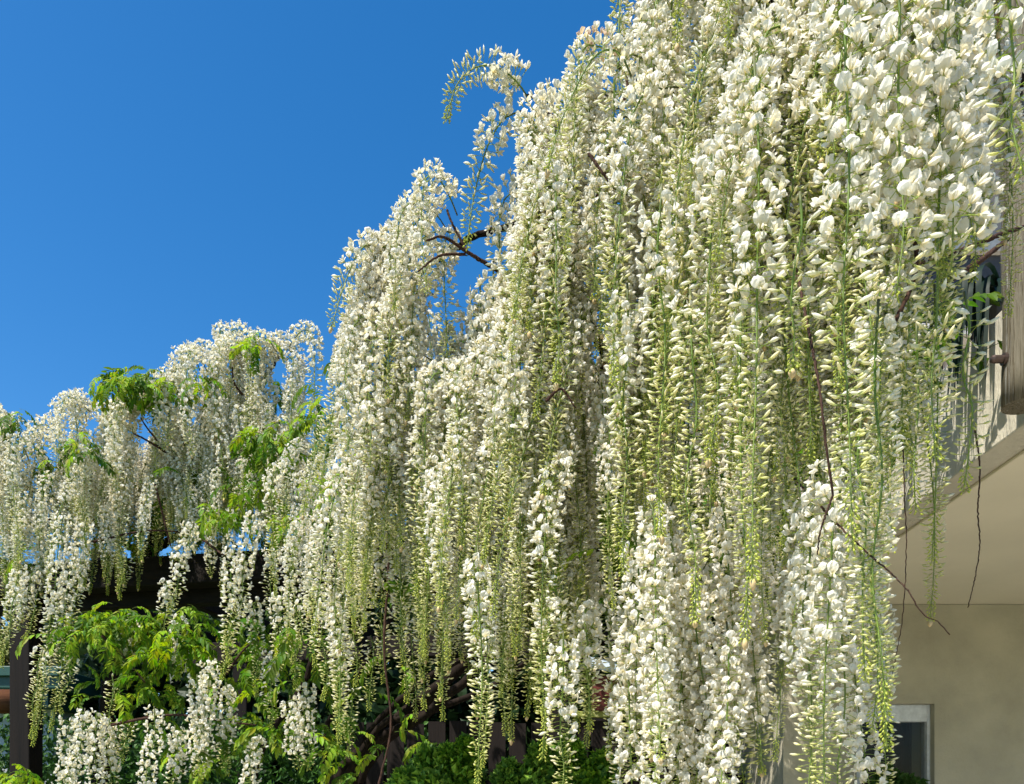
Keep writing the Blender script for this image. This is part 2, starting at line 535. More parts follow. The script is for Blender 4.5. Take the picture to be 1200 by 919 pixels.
def make_open(seed, wilt=0.0):
    rr = random.Random(seed)
    mb = MB()
    L = 0.025 + rr.uniform(-0.006, 0.005)
    pedicel(mb, L, 0.0008)
    mb.add(*spindle(0.006, 0.0026, 0.0026, 1, 5, 0, CALYX * 0.9, CALYX * 1.1, (L, 0, 0), (1, 0, 0.1)))
    F = np.array((L + 0.004, 0, 0.0006))
    lean = rr.uniform(-0.25, 0.75)          # how far the banner is folded forward over the keel
    swept = rr.choice((-1, 1, 1)) * rr.uniform(0.002, 0.0075)
    hgt = 0.0205 * rr.uniform(0.88, 1.12)
    wid = 0.0108 * rr.uniform(0.8, 1.1)
    prof = [0.22, 0.80, 1.0, 0.93, 0.50]
    wob = rr.uniform(-0.002, 0.002)
    V, Cc, Fc = [], [], []
    for i, pf in enumerate(prof):
        v = i / 4
        for j in range(5):
            uu = (j - 2) / 2
            lx = 0.004 * v - 0.008 * v * v - swept * uu * uu * v ** 0.5 + wob * uu * v + 0.0022 * abs(uu)
            lz = hgt * (v - (0.10 * uu * uu if i == 4 else 0) - (0.05 if (i == 4 and j == 2) else 0))
            lx += rr.uniform(-1, 1) * 0.0014 * min(1, v * 2)
            lz += rr.uniform(-1, 1) * 0.0008 * v
            x = lx * math.cos(lean) + lz * math.sin(lean)
            z = -lx * math.sin(lean) + lz * math.cos(lean)
            V.append(F + np.array((x, uu * wid * pf, z)))
            ybl = max(0, 1 - v * 1.7) * max(0, 1 - abs(uu) * 0.7)
            base = WHITE * rr.uniform(0.97, 1.0)
            Cc.append(base * (1 - 0.85 * ybl) + YEL * 0.85 * ybl)
    for i in range(4):
        for j in range(4):
            a = i * 5 + j
            Fc.append((a, a + 1, a + 6, a + 5))
    Cc = np.array(Cc)
    if wilt:
        Cc = Cc * (1 - wilt) + np.array((0.70, 0.47, 0.28)) * wilt
    mb.add(V, Fc, Cc)
    dn = rr.uniform(-0.55, 0.05)
    sp = rr.uniform(0.0012, 0.0030)
    for sgn in (-1, 1):
        v2, f2, c2 = spindle(0.0170 * rr.uniform(0.85, 1.15), 0.0019, 0.0044, 3, 4, rr.uniform(0.02, 0.22), CREAM, WHITE, F + np.array((0.0, 0.001 * sgn, 0)), (1, 0.24 * sgn + rr.uniform(-0.1, 0.1), dn + rr.uniform(-0.15, 0.15)), 0.6, 0.3, 0.1)
        c2 = np.array(c2)
        if wilt:
            c2 = c2 * (1 - wilt) + np.array((0.62, 0.38, 0.22)) * wilt
        mb.add(v2, f2, c2)
    return mb


def make_bud(stage, seed):
    rr = random.Random(seed)
    mb = MB()
    L, w, h, pl, c0, c1, cv = {
        1: (0.0235, 0.0025, 0.0037, 0.0205, CREAM * np.array((0.86, 0.92, 0.72)), WHITE, 0.18),
        2: (0.0195, 0.0021, 0.0029, 0.0165, BUDG * 1.08, CREAM * 0.85 + WHITE * 0.15, 0.24),
        3: (0.0140, 0.0017, 0.0022, 0.0110, BUDG * 0.9, CREAM * np.array((0.88, 0.93, 0.66)), 0.22),
        4: (0.0085, 0.0017, 0.0020, 0.0055, TIPG * 0.95, BUDG * 1.1, 0.15)}[stage]
    pl *= rr.uniform(0.75, 1.25)
    pedicel(mb, pl, 0.0007 if stage < 3 else 0.0006, PED)
    v, f, c = spindle(L * rr.uniform(0.9, 1.1), w, h, 3 if stage < 4 else 2, 5 if stage < 3 else 4, cv * rr.uniform(0.2, 1.5) * rr.choice((1, 1, -0.6)),
                      c0, c1, (pl, 0, 0), (1, rr.uniform(-0.1, 0.1), rr.uniform(-0.25, 0.15)), 0.55, 0.3, 0.12)
    mb.add(v, f, c)
    if stage < 3:
        v, f, c = spindle(0.0052, w * 0.95, w * 0.95, 1, 5, 0, CALYX, CALYX * 1.1, (pl - 0.0006, 0, 0), (1, 0, 0))
        mb.add(v, f, c)
    return mb


def packed(mb):
    return np.concatenate(mb.v), [q for fl in mb.f for q in fl], np.concatenate(mb.c)


T_OPEN = [packed(make_open(i)) for i in range(12)]
T_WILT = [packed(make_open(40 + i, 0.6)) for i in range(2)]
T_BUD = {s_: [packed(make_bud(s_, 100 * s_ + i)) for i in range(4)] for s_ in (1, 2, 3, 4)}
ME_OPEN, ME_BUD = {}, {}


def tpl_mesh(kind, idx):
    key = (kind, idx)
    if key not in ME_OPEN:
        src = T_OPEN[idx] if kind == 0 else (T_WILT[idx] if kind == 9 else T_BUD[kind][idx])
        m = MB(); m.add(*src)
        ME_OPEN[key] = m.mesh('flower' if kind in (0, 9) else 'bud', M_PETAL if kind in (0, 9) else M_BUD, kind not in (0, 9))
    return ME_OPEN[key]


# ------------------------------------------------------------------ racemes
def resample(pts, n=60):
    P = np.array([tuple(p) for p in pts], float)
    # Catmull-Rom through the given points
    Q = np.vstack([2 * P[0] - P[1], P, 2 * P[-1] - P[-2]])
    out = []
    for i in range(1, len(Q) - 2):
        for t in np.linspace(0, 1, 14, endpoint=False):
            a, b_, c, d = Q[i - 1], Q[i], Q[i + 1], Q[i + 2]
            out.append(0.5 * ((2 * b_) + (-a + c) * t + (2 * a - 5 * b_ + 4 * c - d) * t * t + (-a + 3 * b_ - 3 * c + d) * t ** 3))
    out.append(Q[-2])
    out = np.array(out)
    s_ = np.concatenate([[0], np.cumsum(np.linalg.norm(np.diff(out, axis=0), axis=1))])
    u = np.linspace(0, s_[-1], n)
    return np.stack([np.interp(u, s_, out[:, k]) for k in range(3)], 1), s_[-1]


def hang_path(L, arch, rr):
    """leaves the twig along +X, bends over and hangs"""
    pts = [np.zeros(3)]
    el = math.radians({0: -50, 1: 10, 2: 48, 3: 12}[arch] + rr.uniform(-10, 10))
    turn = {0: 0.07, 1: 0.14, 2: 0.24, 3: 0.13}[arch] * rr.uniform(0.8, 1.2)
    mid, full = math.radians(-62 + rr.uniform(-8, 6)), rr.uniform(0.42, 0.62)
    s_, ds = 0, 0.01
    side = 0
    wv = rr.uniform(0.4, 1.6) * 0.055
    ph = rr.uniform(0, 6)
    bow, bow2 = rr.uniform(-0.13, 0.13), rr.uniform(-0.13, 0.13)
    while s_ < L:
        t = min(1, s_ / turn)
        t = t * t * (3 - 2 * t)
        e = el * (1 - t) + math.radians(-88) * t
        if arch == 3:                                     # sweeps outward over its neighbours before it hangs
            t2 = min(1, s_ / full)
            e = el * (1 - t) + (mid * (1 - t2) + math.radians(-88) * t2) * t
        lat = wv * math.sin(s_ * 7 + ph) + bow * math.sin(s_ / L * 3.6)
        lat2 = wv * math.cos(s_ * 5.3 + ph * 1.7) + bow2 * math.sin(s_ / L * 3.6)
        d = np.array((math.cos(e) + lat2 * t, lat, math.sin(e)))
        pts.append(pts[-1] + d / np.linalg.norm(d) * ds)
        s_ += ds
    return pts


FLORET = 0.97


def flower_spots(pts, open_frac, rr, start=0.05, tip_tan=False, wilt=0.0, size=1.0, dense=1.0):
    """list of (kind, index, 4x4 matrix) along the stalk"""
    P, L = resample(pts, 120)
    T = np.gradient(P, axis=0)
    T /= np.linalg.norm(T, axis=1)[:, None]
    up = np.array((0, 0, 1.0))
    spots = []
    s_ = start
    az = rr.uniform(0, 6.28)
    while s_ < L - 0.002:
        t = s_ / L
        f = t * 119
        i = int(f); i2 = min(119, i + 1)
        p = P[i] * (1 - (f - i)) + P[i2] * (f - i)
        tg = T[i]
        a = np.cross(tg, (0.31, 0.83, 0.22)); a /= np.linalg.norm(a)
        b_ = np.cross(tg, a)
        az += 2.39996 + rr.uniform(-0.35, 0.35)
        rad = a * math.cos(az) + b_ * math.sin(az)
        tj = t + rr.uniform(-0.05, 0.05)
        rem = (1 - t)
        if tj < open_frac:
            kind, step, tilt = 0, 0.0038, rr.uniform(-0.35, 0.30)
            sc_ = rr.uniform(0.86, 1.1)
            if wilt and rr.random() < wilt * max(0, 1 - t * 3.0):
                kind = 9
        else:
            q = (t - open_frac) / max(0.02, 1 - open_frac)
            q += rr.uniform(-0.06, 0.06)
            kind = 1 if q < 0.27 else (2 if q < 0.56 else (3 if q < 0.82 else 4))
            step = {1: 0.0033, 2: 0.0028, 3: 0.0022, 4: 0.0016}[kind]
            tilt = {1: rr.uniform(-0.3, 0.35), 2: rr.uniform(-0.2, 0.35), 3: rr.uniform(-0.3, 0.2), 4: -0.9 + rr.uniform(-0.2, 0.3)}[kind]
            sc_ = rr.uniform(0.88, 1.12)
        ex = rad - tg * (-tilt if False else 0) + (tg * (-tilt))
        if kind in (0, 1):
            ex = ex + up * rr.uniform(-0.12, 0.16)
        ex /= np.linalg.norm(ex)
        ez = up - ex * np.dot(up, ex)
        if np.linalg.norm(ez) < 0.25:
            ez = tg * -1.0 - ex * np.dot(-tg, ex)
        ez /= np.linalg.norm(ez)
        roll = rr.uniform(-0.5, 0.5)
        ey = np.cross(ez, ex)
        ez, ey = ez * math.cos(roll) + ey * math.sin(roll), ey * math.cos(roll) - ez * math.sin(roll)
        n = {0: 12, 9: 2}.get(kind, 4)
        spots.append((kind, rr.randrange(n), p + rad * 0.0015, np.stack([ex, ey, ez], 1) * (sc_ * size * FLORET)))
        s_ += step / dense * rr.uniform(0.7, 1.3)
    return spots, P, L


def stalk_mesh(P, L, tan_tip, rr, r0=0.0024):
    m = MB()
    idx = list(range(0, 120, 7)) + [119]
    n = len(idx)
    cols = []
    for k, i in enumerate(idx):
        t = k / (n - 1)
        c = RACH * (1 - t) + np.array((0.24, 0.31, 0.07)) * t
        if k < 2:
            c = np.array((0.10, 0.10, 0.04)) * (1 - k / 2) + c * (k / 2)
        cols += [c] * 5
    m.tube(P[idx], [r0 * (1.0 - 0.6 * k / (n - 1)) for k in range(n)], 5, np.array(cols))
    if tan_tip:
        d = P[-1] - P[-8]
        v, f, c = spindle(rr.uniform(0.016, 0.024), 0.0062, 0.0062, 4, 6, 0.0, BUDG, TAN, P[-1] - d / np.linalg.norm(d) * 0.004, d + np.array((1e-3, 0, 0)), 0.45, 0.25, 0.0)
        m.add(v, f, c)
    return m.mesh('raceme', M_STALK, True)


def gather(spots, kinds, name, mat):
    Vs, Fs, Cs, n = [], [], [], 0
    for kind, idx, p, R in spots:
        if kind not in kinds:
            continue
        v, f, c = (T_OPEN[idx] if kind == 0 else (T_WILT[idx] if kind == 9 else T_BUD[kind][idx]))
        Vs.append(v @ R.T + p)
        Fs += [tuple(i + n for i in q) for q in f]
        Cs.append(c * random.uniform(0.94, 1.0))
        n += len(v)
    if not Vs:
        return None
    m = MB(); m.v = Vs; m.f = [Fs]; m.c = Cs
    return m.mesh(name, mat, mat is not M_PETAL)


random.seed(3)
LIB = {}


def variant(kind, arch, k):
    """shared meshes of one kind of raceme: (stalk, open flowers, buds)"""
    key = (kind, arch, k)
    if key in LIB:
        return LIB[key]
    rr = random.Random(str(key))
    L, of = {'full': (0.56, 0.74), 'half': (0.70, 0.40), 'young': (0.64, 0.17), 'bud': (0.46, 0.0), 'long': (0.84, 0.34), 'short': (0.30, 0.45)}[kind]
    L *= rr.uniform(0.85, 1.15)
    of = max(0, of + rr.uniform(-0.1, 0.12)) if of else 0
    pts = hang_path(L, arch, rr)
    tan = rr.random() < 0.6
    spots, P, LL = flower_spots(pts, of, rr, start=rr.uniform(0.03, 0.07), wilt=0.5 if (arch == 2 and k == 0) else 0.0, size=1.0, dense={'bud': 0.9, 'young': 0.95}.get(kind, 1.0))
    LIB[key] = (stalk_mesh(P, LL, tan, rr), gather(spots, (0, 9), 'open_flowers', M_PETAL), gather(spots, (1, 2, 3, 4), 'flower_buds', M_BUD), LL)
    return LIB[key]


def put_raceme(parent, base, pos, kind, arch, k, rz, tilt=(0, 0), scale=1.0):
    st, op, bu, L = variant(kind, arch, k)
    o = link('raceme', st, parent, loc=Vector(pos) - Vector(base))
    o.rotation_euler = Euler((tilt[0], tilt[1], rz), 'ZYX')
    o.scale = (scale,) * 3
    for nm, me in (('open_flowers', op), ('flower_buds', bu)):
        if me:
            c = link(nm, me, o, loc=(0, 0, 0))
            c['kind'] = 'stuff'
    return o


CLUMP = {}


def clump_mesh(k):
    """a bunch of racemes deep inside the mass that nobody could pick apart, joined"""
    if k in CLUMP:
        return CLUMP[k]
    rr = random.Random(900 + k)
    Vs, Fs, Cs, Ms, n = [], [], [], [], 0
    for j in range(6):
        R_ = np.array(Euler((0, 0, rr.uniform(0, 6.28))).to_matrix()) * rr.uniform(0.75, 1.05)
        pos = np.array((rr.uniform(-0.13, 0.13), rr.uniform(-0.13, 0.13), rr.uniform(-0.16, 0.12)))
        for mi, me in enumerate(variant(rr.choice(['full', 'half', 'half']), 0, rr.randrange(3))[:3]):
            if me is None:
                continue
            nv = len(me.vertices)
            v = np.empty(nv * 3, np.float32); me.vertices.foreach_get('co', v)
            c = np.empty(nv * 4, np.float32); me.color_attributes['col'].data.foreach_get('color', c)
            Vs.append(v.reshape(-1, 3) @ R_.T + pos)
            Cs.append(c.reshape(-1, 4)[:, :3])
            Fs += [tuple(i + n for i in p_.vertices) for p_ in me.polygons]
            Ms += [mi] * len(me.polygons)
            n += nv
    m = MB(); m.v = Vs; m.f = [Fs]; m.c = Cs
    me = m.mesh('inner_racemes', M_STALK, True)
    me.materials.append(M_PETAL); me.materials.append(M_BUD)
    me.polygons.foreach_set('material_index', Ms)
    CLUMP[k] = me
    return me


def fill_racemes(parent, items, every=2):
    for i, (pos, kind, ar, k, rz, s_) in enumerate(items):
        if i % every == 0:
            o = link('inner_racemes', clump_mesh(i // every % 3), parent, loc=Vector(pos) - Vector(parent['base']))
            o.rotation_euler = (0, 0, rz)
            o.scale = (s_,) * 3
            o['kind'] = 'stuff'


def custom_raceme(parent, base, pts, open_frac, seed, tan=False, single=False, wilt=0.0, start=0.04, size=1.0, dense=1.0):
    """a raceme whose stalk follows given points of the place"""
    rr = random.Random(seed)
    p0 = Vector(pts[0])
    loc = [Vector(p) - p0 for p in pts]
    spots, P, L = flower_spots(loc, open_frac, rr, start=start, wilt=wilt, size=size, dense=dense)
    o = link('raceme', stalk_mesh(P, L, tan, rr), parent, loc=p0 - Vector(base))
    rest = spots
    if single:
        rest = []
        for kind, idx, p, R in spots:
            if kind in (0, 9, 1, 2):
                f = link('flower' if kind in (0, 9) else 'bud', tpl_mesh(kind, idx), o)
                sc_ = float(np.linalg.norm(R[:, 0]))
                mt = Matrix([[R[i][j] / sc_ for j in range(3)] for i in range(3)])
                f.location = p
                f.rotation_euler = mt.to_euler()
                f.scale = (sc_,) * 3
            else:
                rest.append((kind, idx, p, R))
    for nm, kinds, mat in (('open_flowers', (0, 9), M_PETAL), ('flower_buds', (1, 2, 3, 4), M_BUD)):
        me = gather(rest, kinds, nm, mat)
        if me:
            c = link(nm, me, o, loc=(0, 0, 0))
            c['kind'] = 'stuff'
    return o


# ------------------------------------------------------------------ compound leaves
def leaflet(mb, p, d, up, L, w, col):
    d = d / np.linalg.norm(d)
    s_ = np.cross(d, up); s_ /= np.linalg.norm(s_) + 1e-9
    n = np.cross(s_, d)
    V, Cc = [], []
    prof = [(0, 0.0), (0.22, 0.8), (0.5, 1.0), (0.78, 0.62), (1.0, 0.0)]
    for t, pw in prof:
        mid = p + d * L * t - n * (0.22 * L * t * t)
        V += [mid - s_ * w * pw + n * w * pw * 0.35, mid, mid + s_ * w * pw + n * w * pw * 0.35]
        Cc += [col, col * 1.12, col]
    F = []
    for i in range(4):
        a = i * 3
        F += [(a, a + 1, a + 4, a + 3), (a + 1, a + 2, a + 5, a + 4)]
    mb.add(V, F, np.array(Cc))


def make_leaf(seed, young):
    rr = random.Random(seed)
    mb = MB()
    L = rr.uniform(0.16, 0.25)
    P = [np.zeros(3)]
    e = math.radians(rr.uniform(15, 40))
    for i in range(8):
        d = np.array((math.cos(e), rr.uniform(-0.06, 0.06), math.sin(e)))
        P.append(P[-1] + d * L / 8)
        e -= math.radians(rr.uniform(8, 15))
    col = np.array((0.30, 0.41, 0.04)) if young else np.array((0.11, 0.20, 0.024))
    mb.tube(P, [0.0013] * 9, 3, np.array((0.2, 0.28, 0.06)), cap=False)
    up = np.array((0, 0, 1.0))
    for i in range(2, 9):
        t = P[i] - P[i - 1]; t /= np.linalg.norm(t)
        sd_ = np.cross(t, up); sd_ /= np.linalg.norm(sd_)
        for sg in (-1, 1):
            d = t * 0.65 + sd_ * sg * 0.8 + up * rr.uniform(-0.6, -0.05)
            leaflet(mb, P[i], d, up + np.array((rr.uniform(-.4, .4), rr.uniform(-.4, .4), 0)), rr.uniform(0.042, 0.066) * (1 if i > 3 else 0.75), rr.uniform(0.009, 0.0125), col * np.array((rr.uniform(0.7, 1.15), rr.uniform(0.85, 1.15), 1.0)))
    leaflet(mb, P[-1], P[-1] - P[-2] - up * 0.004, up, 0.06, 0.012, col)
    return packed(mb)


T_LEAF = [make_leaf(200 + i, i % 2 == 0) for i in range(8)]
ME_LEAF = []
for t_ in T_LEAF:
    m = MB(); m.add(*t_)
    ME_LEAF.append(m.mesh('leaf', M_LEAF, False))


def put_leaf(parent, base, pos, rz, k, scale=1.0, tilt=0.0):
    o = link('leaf', ME_LEAF[k], parent, loc=Vector(pos) - Vector(base))
    o.rotation_euler = (RND.uniform(-0.4, 0.4), tilt, rz)
    o.scale = (scale,) * 3
    return o


def leaf_mass(name, parent, spots, rr, ks=None, size=1.0):
    V, F, Cc, n = [], [], [], 0
    for p in spots:
        v, f, c = T_LEAF[rr.choice(ks) if ks else rr.randrange(8)]
        R = np.array(Euler((rr.uniform(-0.5, 0.5), rr.uniform(-0.2, 0.7), rr.uniform(0, 6.28))).to_matrix()) * rr.uniform(0.8, 1.2) * size
        V.append(v @ R.T + np.array(tuple(p)))
        F += [tuple(i + n for i in q) for q in f]
        Cc.append(c * rr.uniform(0.7, 1.1))
        n += len(v)
    m = MB(); m.v = V; m.f = [F]; m.c = Cc
    o = m.build(name, M_LEAF, parent)
    o['kind'] = 'stuff'
    return o


def branch(parent, pts, r0, r1, mat=None, name='branch', wob=0.012, seed=0, sides=7):
    rr = random.Random(seed + len(pts) * 7 + int(pts[0][0] * 1000))
    P, L = resample(pts, max(12, int(14 * len(pts))))
    n = len(P)
    for i in range(1, n - 1):
        P[i] += np.array([rr.uniform(-wob, wob) * 0.4 for _ in range(3)])
    m = MB()
    m.tube(P, [(r0 * (1 - i / (n - 1)) + r1 * i / (n - 1)) * rr.uniform(0.88, 1.15) for i in range(n)], sides)
    return m.build(name, mat or M_BARK, parent, smooth=True)


def interp(poly, x):
    return float(np.interp(x, [p[0] for p in poly], [p[1] for p in poly]))


# ------------------------------------------------------------------ near wisteria: the big cascade
NB = (-0.75, 4.0, 0.0)
near = thing('wisteria', 'large white wisteria cascading in long flower clusters in front of the balcony', 'wisteria', NB)
branch(near, [(-0.80, 4.05, -0.05), (-0.78, 4.0, 0.9), (-0.85, 3.95, 1.6), (-0.55, 3.9, 1.95), (-0.12, 3.75, 2.3), (0.15, 3.3, 2.75), (0.3, 2.7, 3.0)], 0.036, 0.022, name='trunk', seed=1, sides=10)
branch(near, [(-0.70, 4.15, -0.05), (-0.9, 4.1, 1.0), (-0.70, 4.05, 1.75), (-0.3, 3.9, 2.2), (-0.25, 3.5, 2.9)], 0.03, 0.02, seed=2, sides=9)
branch(near, [(-0.60, 3.9, 1.9), (-0.35, 3.7, 2.0), (0.1, 3.5, 2.4), (0.5, 3.0, 2.9)], 0.022, 0.014, seed=3)
for i, l in enumerate([
        [(-0.75, 4.05, 0.0), (-0.66, 4.0, 1.1), (-0.72, 3.9, 1.75), (-0.45, 3.8, 2.1), (0.0, 3.6, 2.35), (0.25, 3.2, 2.8)],
        [(-0.82, 3.95, 0.0), (-0.95, 3.9, 1.2), (-0.62, 3.8, 1.9), (-0.4, 3.75, 1.98), (0.05, 3.7, 2.2), (0.4, 3.4, 2.7)],
        [(-0.72, 4.1, 0.0), (-0.8, 4.2, 1.3), (-0.9, 4.1, 1.9), (-0.6, 4.0, 2.4), (-0.4, 3.8, 2.8)],
        [(-0.86, 4.02, 0.0), (-1.05, 3.9, 1.1), (-1.15, 3.8, 1.7), (-0.9, 3.8, 2.2), (-0.75, 3.7, 2.7)]]):
    branch(near, l, 0.02, 0.011, seed=70 + i)
limbs = [
    [(0.3, 2.7, 3.0), (0.45, 2.1, 3.25), (0.62, 1.75, 3.35), (1.0, 1.62, 3.5), (1.5, 1.75, 3.7)],
    [(0.3, 2.7, 3.0), (0.1, 2.4, 3.2), (-0.15, 2.45, 3.2), (-0.42, 2.7, 3.15)],
    [(0.45, 2.1, 3.25), (0.36, 2.05, 3.34), (0.30, 2.1, 3.38)],
    [(1.0, 1.62, 3.5), (1.3, 2.1, 3.6), (1.6, 2.7, 3.8)],
    [(-0.25, 3.5, 2.9), (-0.2, 3.0, 3.1), (0.1, 2.4, 3.2)],
]
for i, l in enumerate(limbs):
    branch(near, l, 0.013, 0.006, seed=10 + i)


def twig(parent, pix, r0=0.004, r1=0.002, seed=0, mat=None):
    branch(parent, [at(*q) for q in pix], r0, r1, mat or M_TWIG, 'branch', 0.0018, seed, 5)


# twigs and tendrils one can follow in the picture
twig(near, [(585, 318, 2.35), (548, 296, 2.3), (520, 278, 2.25), (500, 282, 2.22)], 0.006, 0.003, 1)
twig(near, [(548, 296, 2.3), (530, 262, 2.3), (524, 246, 2.3)], 0.004, 0.003, 2)
twig(near, [(545, 298, 2.3), (515, 300, 2.26), (490, 318, 2.2)], 0.004, 0.002, 3)
twig(near, [(700, 230, 1.95), (728, 130, 1.95), (735, 95, 1.95), (720, 70, 1.95)], 0.005, 0.003, 4)
twig(near, [(660, 150, 2.1), (630, 118, 2.15), (618, 112, 2.2)], 0.005, 0.0035, 5)
twig(near, [(690, 180, 1.9), (715, 215, 1.88), (722, 222, 1.88)], 0.004, 0.002, 6)
twig(near, [(930, 300, 1.5), (948, 390, 1.3), (960, 455, 1.215), (968, 520, 1.21), (976, 580, 1.22)], 0.0028, 0.0018, 7)
twig(near, [(976, 580, 1.22), (962, 620, 1.22), (958, 650, 1.24)], 0.0018, 0.001, 8)
twig(near, [(930, 560, 1.7), (995, 628, 1.42), (1040, 668, 1.32), (1062, 690, 1.27), (1080, 718, 1.26), (1098, 728, 1.25), (1113, 744, 1.25)], 0.0026, 0.0009, 9)
twig(near, [(1142, 500, 1.5), (1148, 545, 1.5), (1146, 600, 1.5), (1148, 640, 1.5), (1140, 690, 1.5), (1134, 712, 1.5)], 0.0016, 0.0009, 10)
twig(near, [(1058, 520, 1.45), (1060, 580, 1.45), (1062, 640, 1.45), (1058, 720, 1.45), (1046, 790, 1.45)], 0.0012, 0.0007, 11)
twig(near, [(1048, 380, 1.5), (1070, 330, 1.52), (1073, 290, 1.55), (1062, 260, 1.6)], 0.004, 0.004, 12)
twig(near, [(1080, 310, 2.2), (1130, 292, 2.3), (1180, 272, 2.45), (1215, 262, 2.6)], 0.008, 0.006, 13)
twig(near, [(1110, 330, 2.2), (1145, 308, 2.3), (1182, 280, 2.45)], 0.009, 0.006, 14)
twig(near, [(640, 470, 1.95), (655, 456, 1.95), (664, 462, 1.95), (674, 478, 1.95)], 0.004, 0.002, 15)
twig(near, [(440, 540, 2.9), (455, 650, 2.9), (450, 760, 2.9), (458, 850, 2.9), (444, 919, 2.9), (430, 1000, 2.9)], 0.0045, 0.0035, 16)

upper_e = [(395, 500), (418, 372), (450, 300), (495, 250), (535, 246), (560, 345), (590, 285), (612, 205), (645, 150), (690, 122), (708, 70), (730, 25), (752, -60), (1200, -300)]
lower_e = [(375, 600), (400, 720), (440, 790), (480, 770), (520, 850), (555, 930), (590, 860), (625, 890), (660, 900), (700, 860), (725, 760)]


def outside_dir(rr, spread=0.8):
    """arching racemes leave the mass towards the camera's left and front"""
    return math.radians(205) + rr.uniform(-spread, spread)


count_near = 0
taken = []


def free(x, y, rx, ry, layer):
    for (a, b_, l) in taken:
        if l == layer and ((a - x) / rx) ** 2 + ((b_ - y) / ry) ** 2 < 1:
            return False
    taken.append((x, y, layer))
    return True


def scatter(n, layer, xr, ytop, depth, kinds, rx, ry, scale=(0.88, 1.12), arch=None, ymax_tip=None, tries=60, fill=None):
    """hang up to n racemes from spots spread over a part of the cascade"""
    global count_near
    rr = random.Random(layer * 13 + 1)
    made = 0
    for _ in range(n * tries):
        if made >= n:
            break
        x = rr.uniform(*xr)
        y0, y1 = ytop(x)
        if y1 <= y0:
            continue
        y = rr.uniform(y0, y1)
        d = depth(x, y, rr)
        kind = rr.choice(kinds)
        s_ = rr.uniform(*scale)
        ar = arch(x, y, rr) if arch else 0
        k = rr.randrange(4)
        L = variant(kind, ar, k)[3] * s_
        if ymax_tip is not None and y + L * 0.93 * 1000 / d > ymax_tip(x):
            continue
        if not free(x, y, rx, ry, layer):
            continue
        rz = outside_dir(rr) if ar else rr.uniform(0, 6.28)
        made += 1
        if fill is not None:
            fill.append((at(x, y, d), kind, ar, k, rz, s_))
            continue
        put_raceme(near, NB, at(x, y, d), kind, ar, k, rz, (rr.uniform(-0.08, 0.08), rr.uniform(-0.08, 0.08)), s_)
        count_near += 1
    return made


fd = lambda x: max(0, (1010 - x) / 270) * 0.45
FILL = []
# front fold (right): tops above the frame, then further tiers
scatter(30, 1, (775, 1015), lambda x: (-420, -40), lambda x, y, r: 1.42 + fd(x) + r.uniform(0, 0.2), ['half', 'half', 'long', 'full'], 22, 60)
scatter(14, 2, (1010, 1150), lambda x: (-330, -60), lambda x, y, r: 1.34 + r.uniform(0, 0.25), ['full'], 18, 50, (0.85, 1.0), ymax_tip=lambda x: 330 if x > 1060 else 620)
scatter(28, 3, (740, 1010), lambda x: (-40, 200), lambda x, y, r: 1.42 + fd(x) + r.uniform(0, 0.18), ['half', 'half', 'full', 'young'], 22, 54, (0.75, 1.0), arch=lambda x, y, r: 3 if (x > 790 and r.random() < 0.4) else r.choice((0, 1)), ymax_tip=lambda x: 820)
scatter(16, 4, (735, 1030), lambda x: (150, 420), lambda x, y, r: 1.45 + fd(x) + r.uniform(0, 0.2), ['half', 'young', 'half', 'bud'], 26, 70, (0.65, 0.9), ymax_tip=lambda x: 790 if x < 900 else 890)
scatter(50, 5, (740, 1050), lambda x: (-80, 430), lambda x, y, r: 1.75 + fd(x) * 0.9 + r.uniform(0, 0.2), ['full', 'half'], 20, 50, (0.8, 1.05), fill=FILL)
scatter(20, 6, (715, 890), lambda x: (560, 730), lambda x, y, r: 1.95 + r.uniform(0, 0.3), ['full'], 20, 36, (0.9, 1.15))
scatter(9, 7, (928, 1018), lambda x: (520, 700), lambda x, y, r: 1.70 + r.uniform(0, 0.25), ['full', 'full', 'half'], 20, 40, (0.7, 0.95))
scatter(12, 8, (1020, 1078), lambda x: (-300, 60), lambda x, y, r: 1.6 + r.uniform(0, 0.25), ['full', 'half'], 18, 60, (0.7, 1.0), ymax_tip=lambda x: 560)
# second fold (left), further back: two mounds whose racemes sweep out to the left before they hang
d2 = lambda x, y, r: 2.0 + (720 - x) / 320 * 0.55 + r.uniform(0, 0.15)
m1 = [(440, 360), (465, 290), (500, 245), (530, 240), (545, 262), (560, 330), (600, 400), (725, 420)]
m2 = [(605, 340), (640, 225), (668, 165), (695, 125), (720, 88), (750, 70)]
sweep = lambda x, y, r: 3 if r.random() < 0.7 else 2
mixed = lambda x, y, r: (3, 3, 1, 0)[r.randrange(4)]
tip_e = lambda x: interp(lower_e, x)
scatter(16, 11, (445, 548), lambda x: (interp(m1, x), interp(m1, x) + 45), d2, ['half', 'full', 'full', 'half'], 12, 18, (0.7, 1.0), arch=sweep, ymax_tip=tip_e)
scatter(22, 12, (440, 570), lambda x: (interp(m1, x) + 40, interp(m1, x) + 190), d2, ['half', 'full', 'half'], 14, 34, (0.7, 1.0), arch=mixed, ymax_tip=tip_e)
scatter(18, 18, (652, 738), lambda x: (interp(m2, x), interp(m2, x) + 45), d2, ['half', 'full', 'full', 'long'], 12, 18, (0.75, 1.05), arch=sweep, ymax_tip=tip_e)
scatter(26, 19, (625, 735), lambda x: (interp(m2, x) + 40, interp(m2, x) + 230), d2, ['half', 'full', 'half', 'long'], 15, 36, (0.75, 1.0), arch=mixed, ymax_tip=tip_e)
scatter(36, 13, (425, 715), lambda x: (max(interp(m1, x) if x < 590 else interp(m2, x), 300) + 70, 570), d2, ['half', 'young', 'half', 'full'], 16, 44, (0.7, 1.0), arch=mixed, ymax_tip=tip_e)
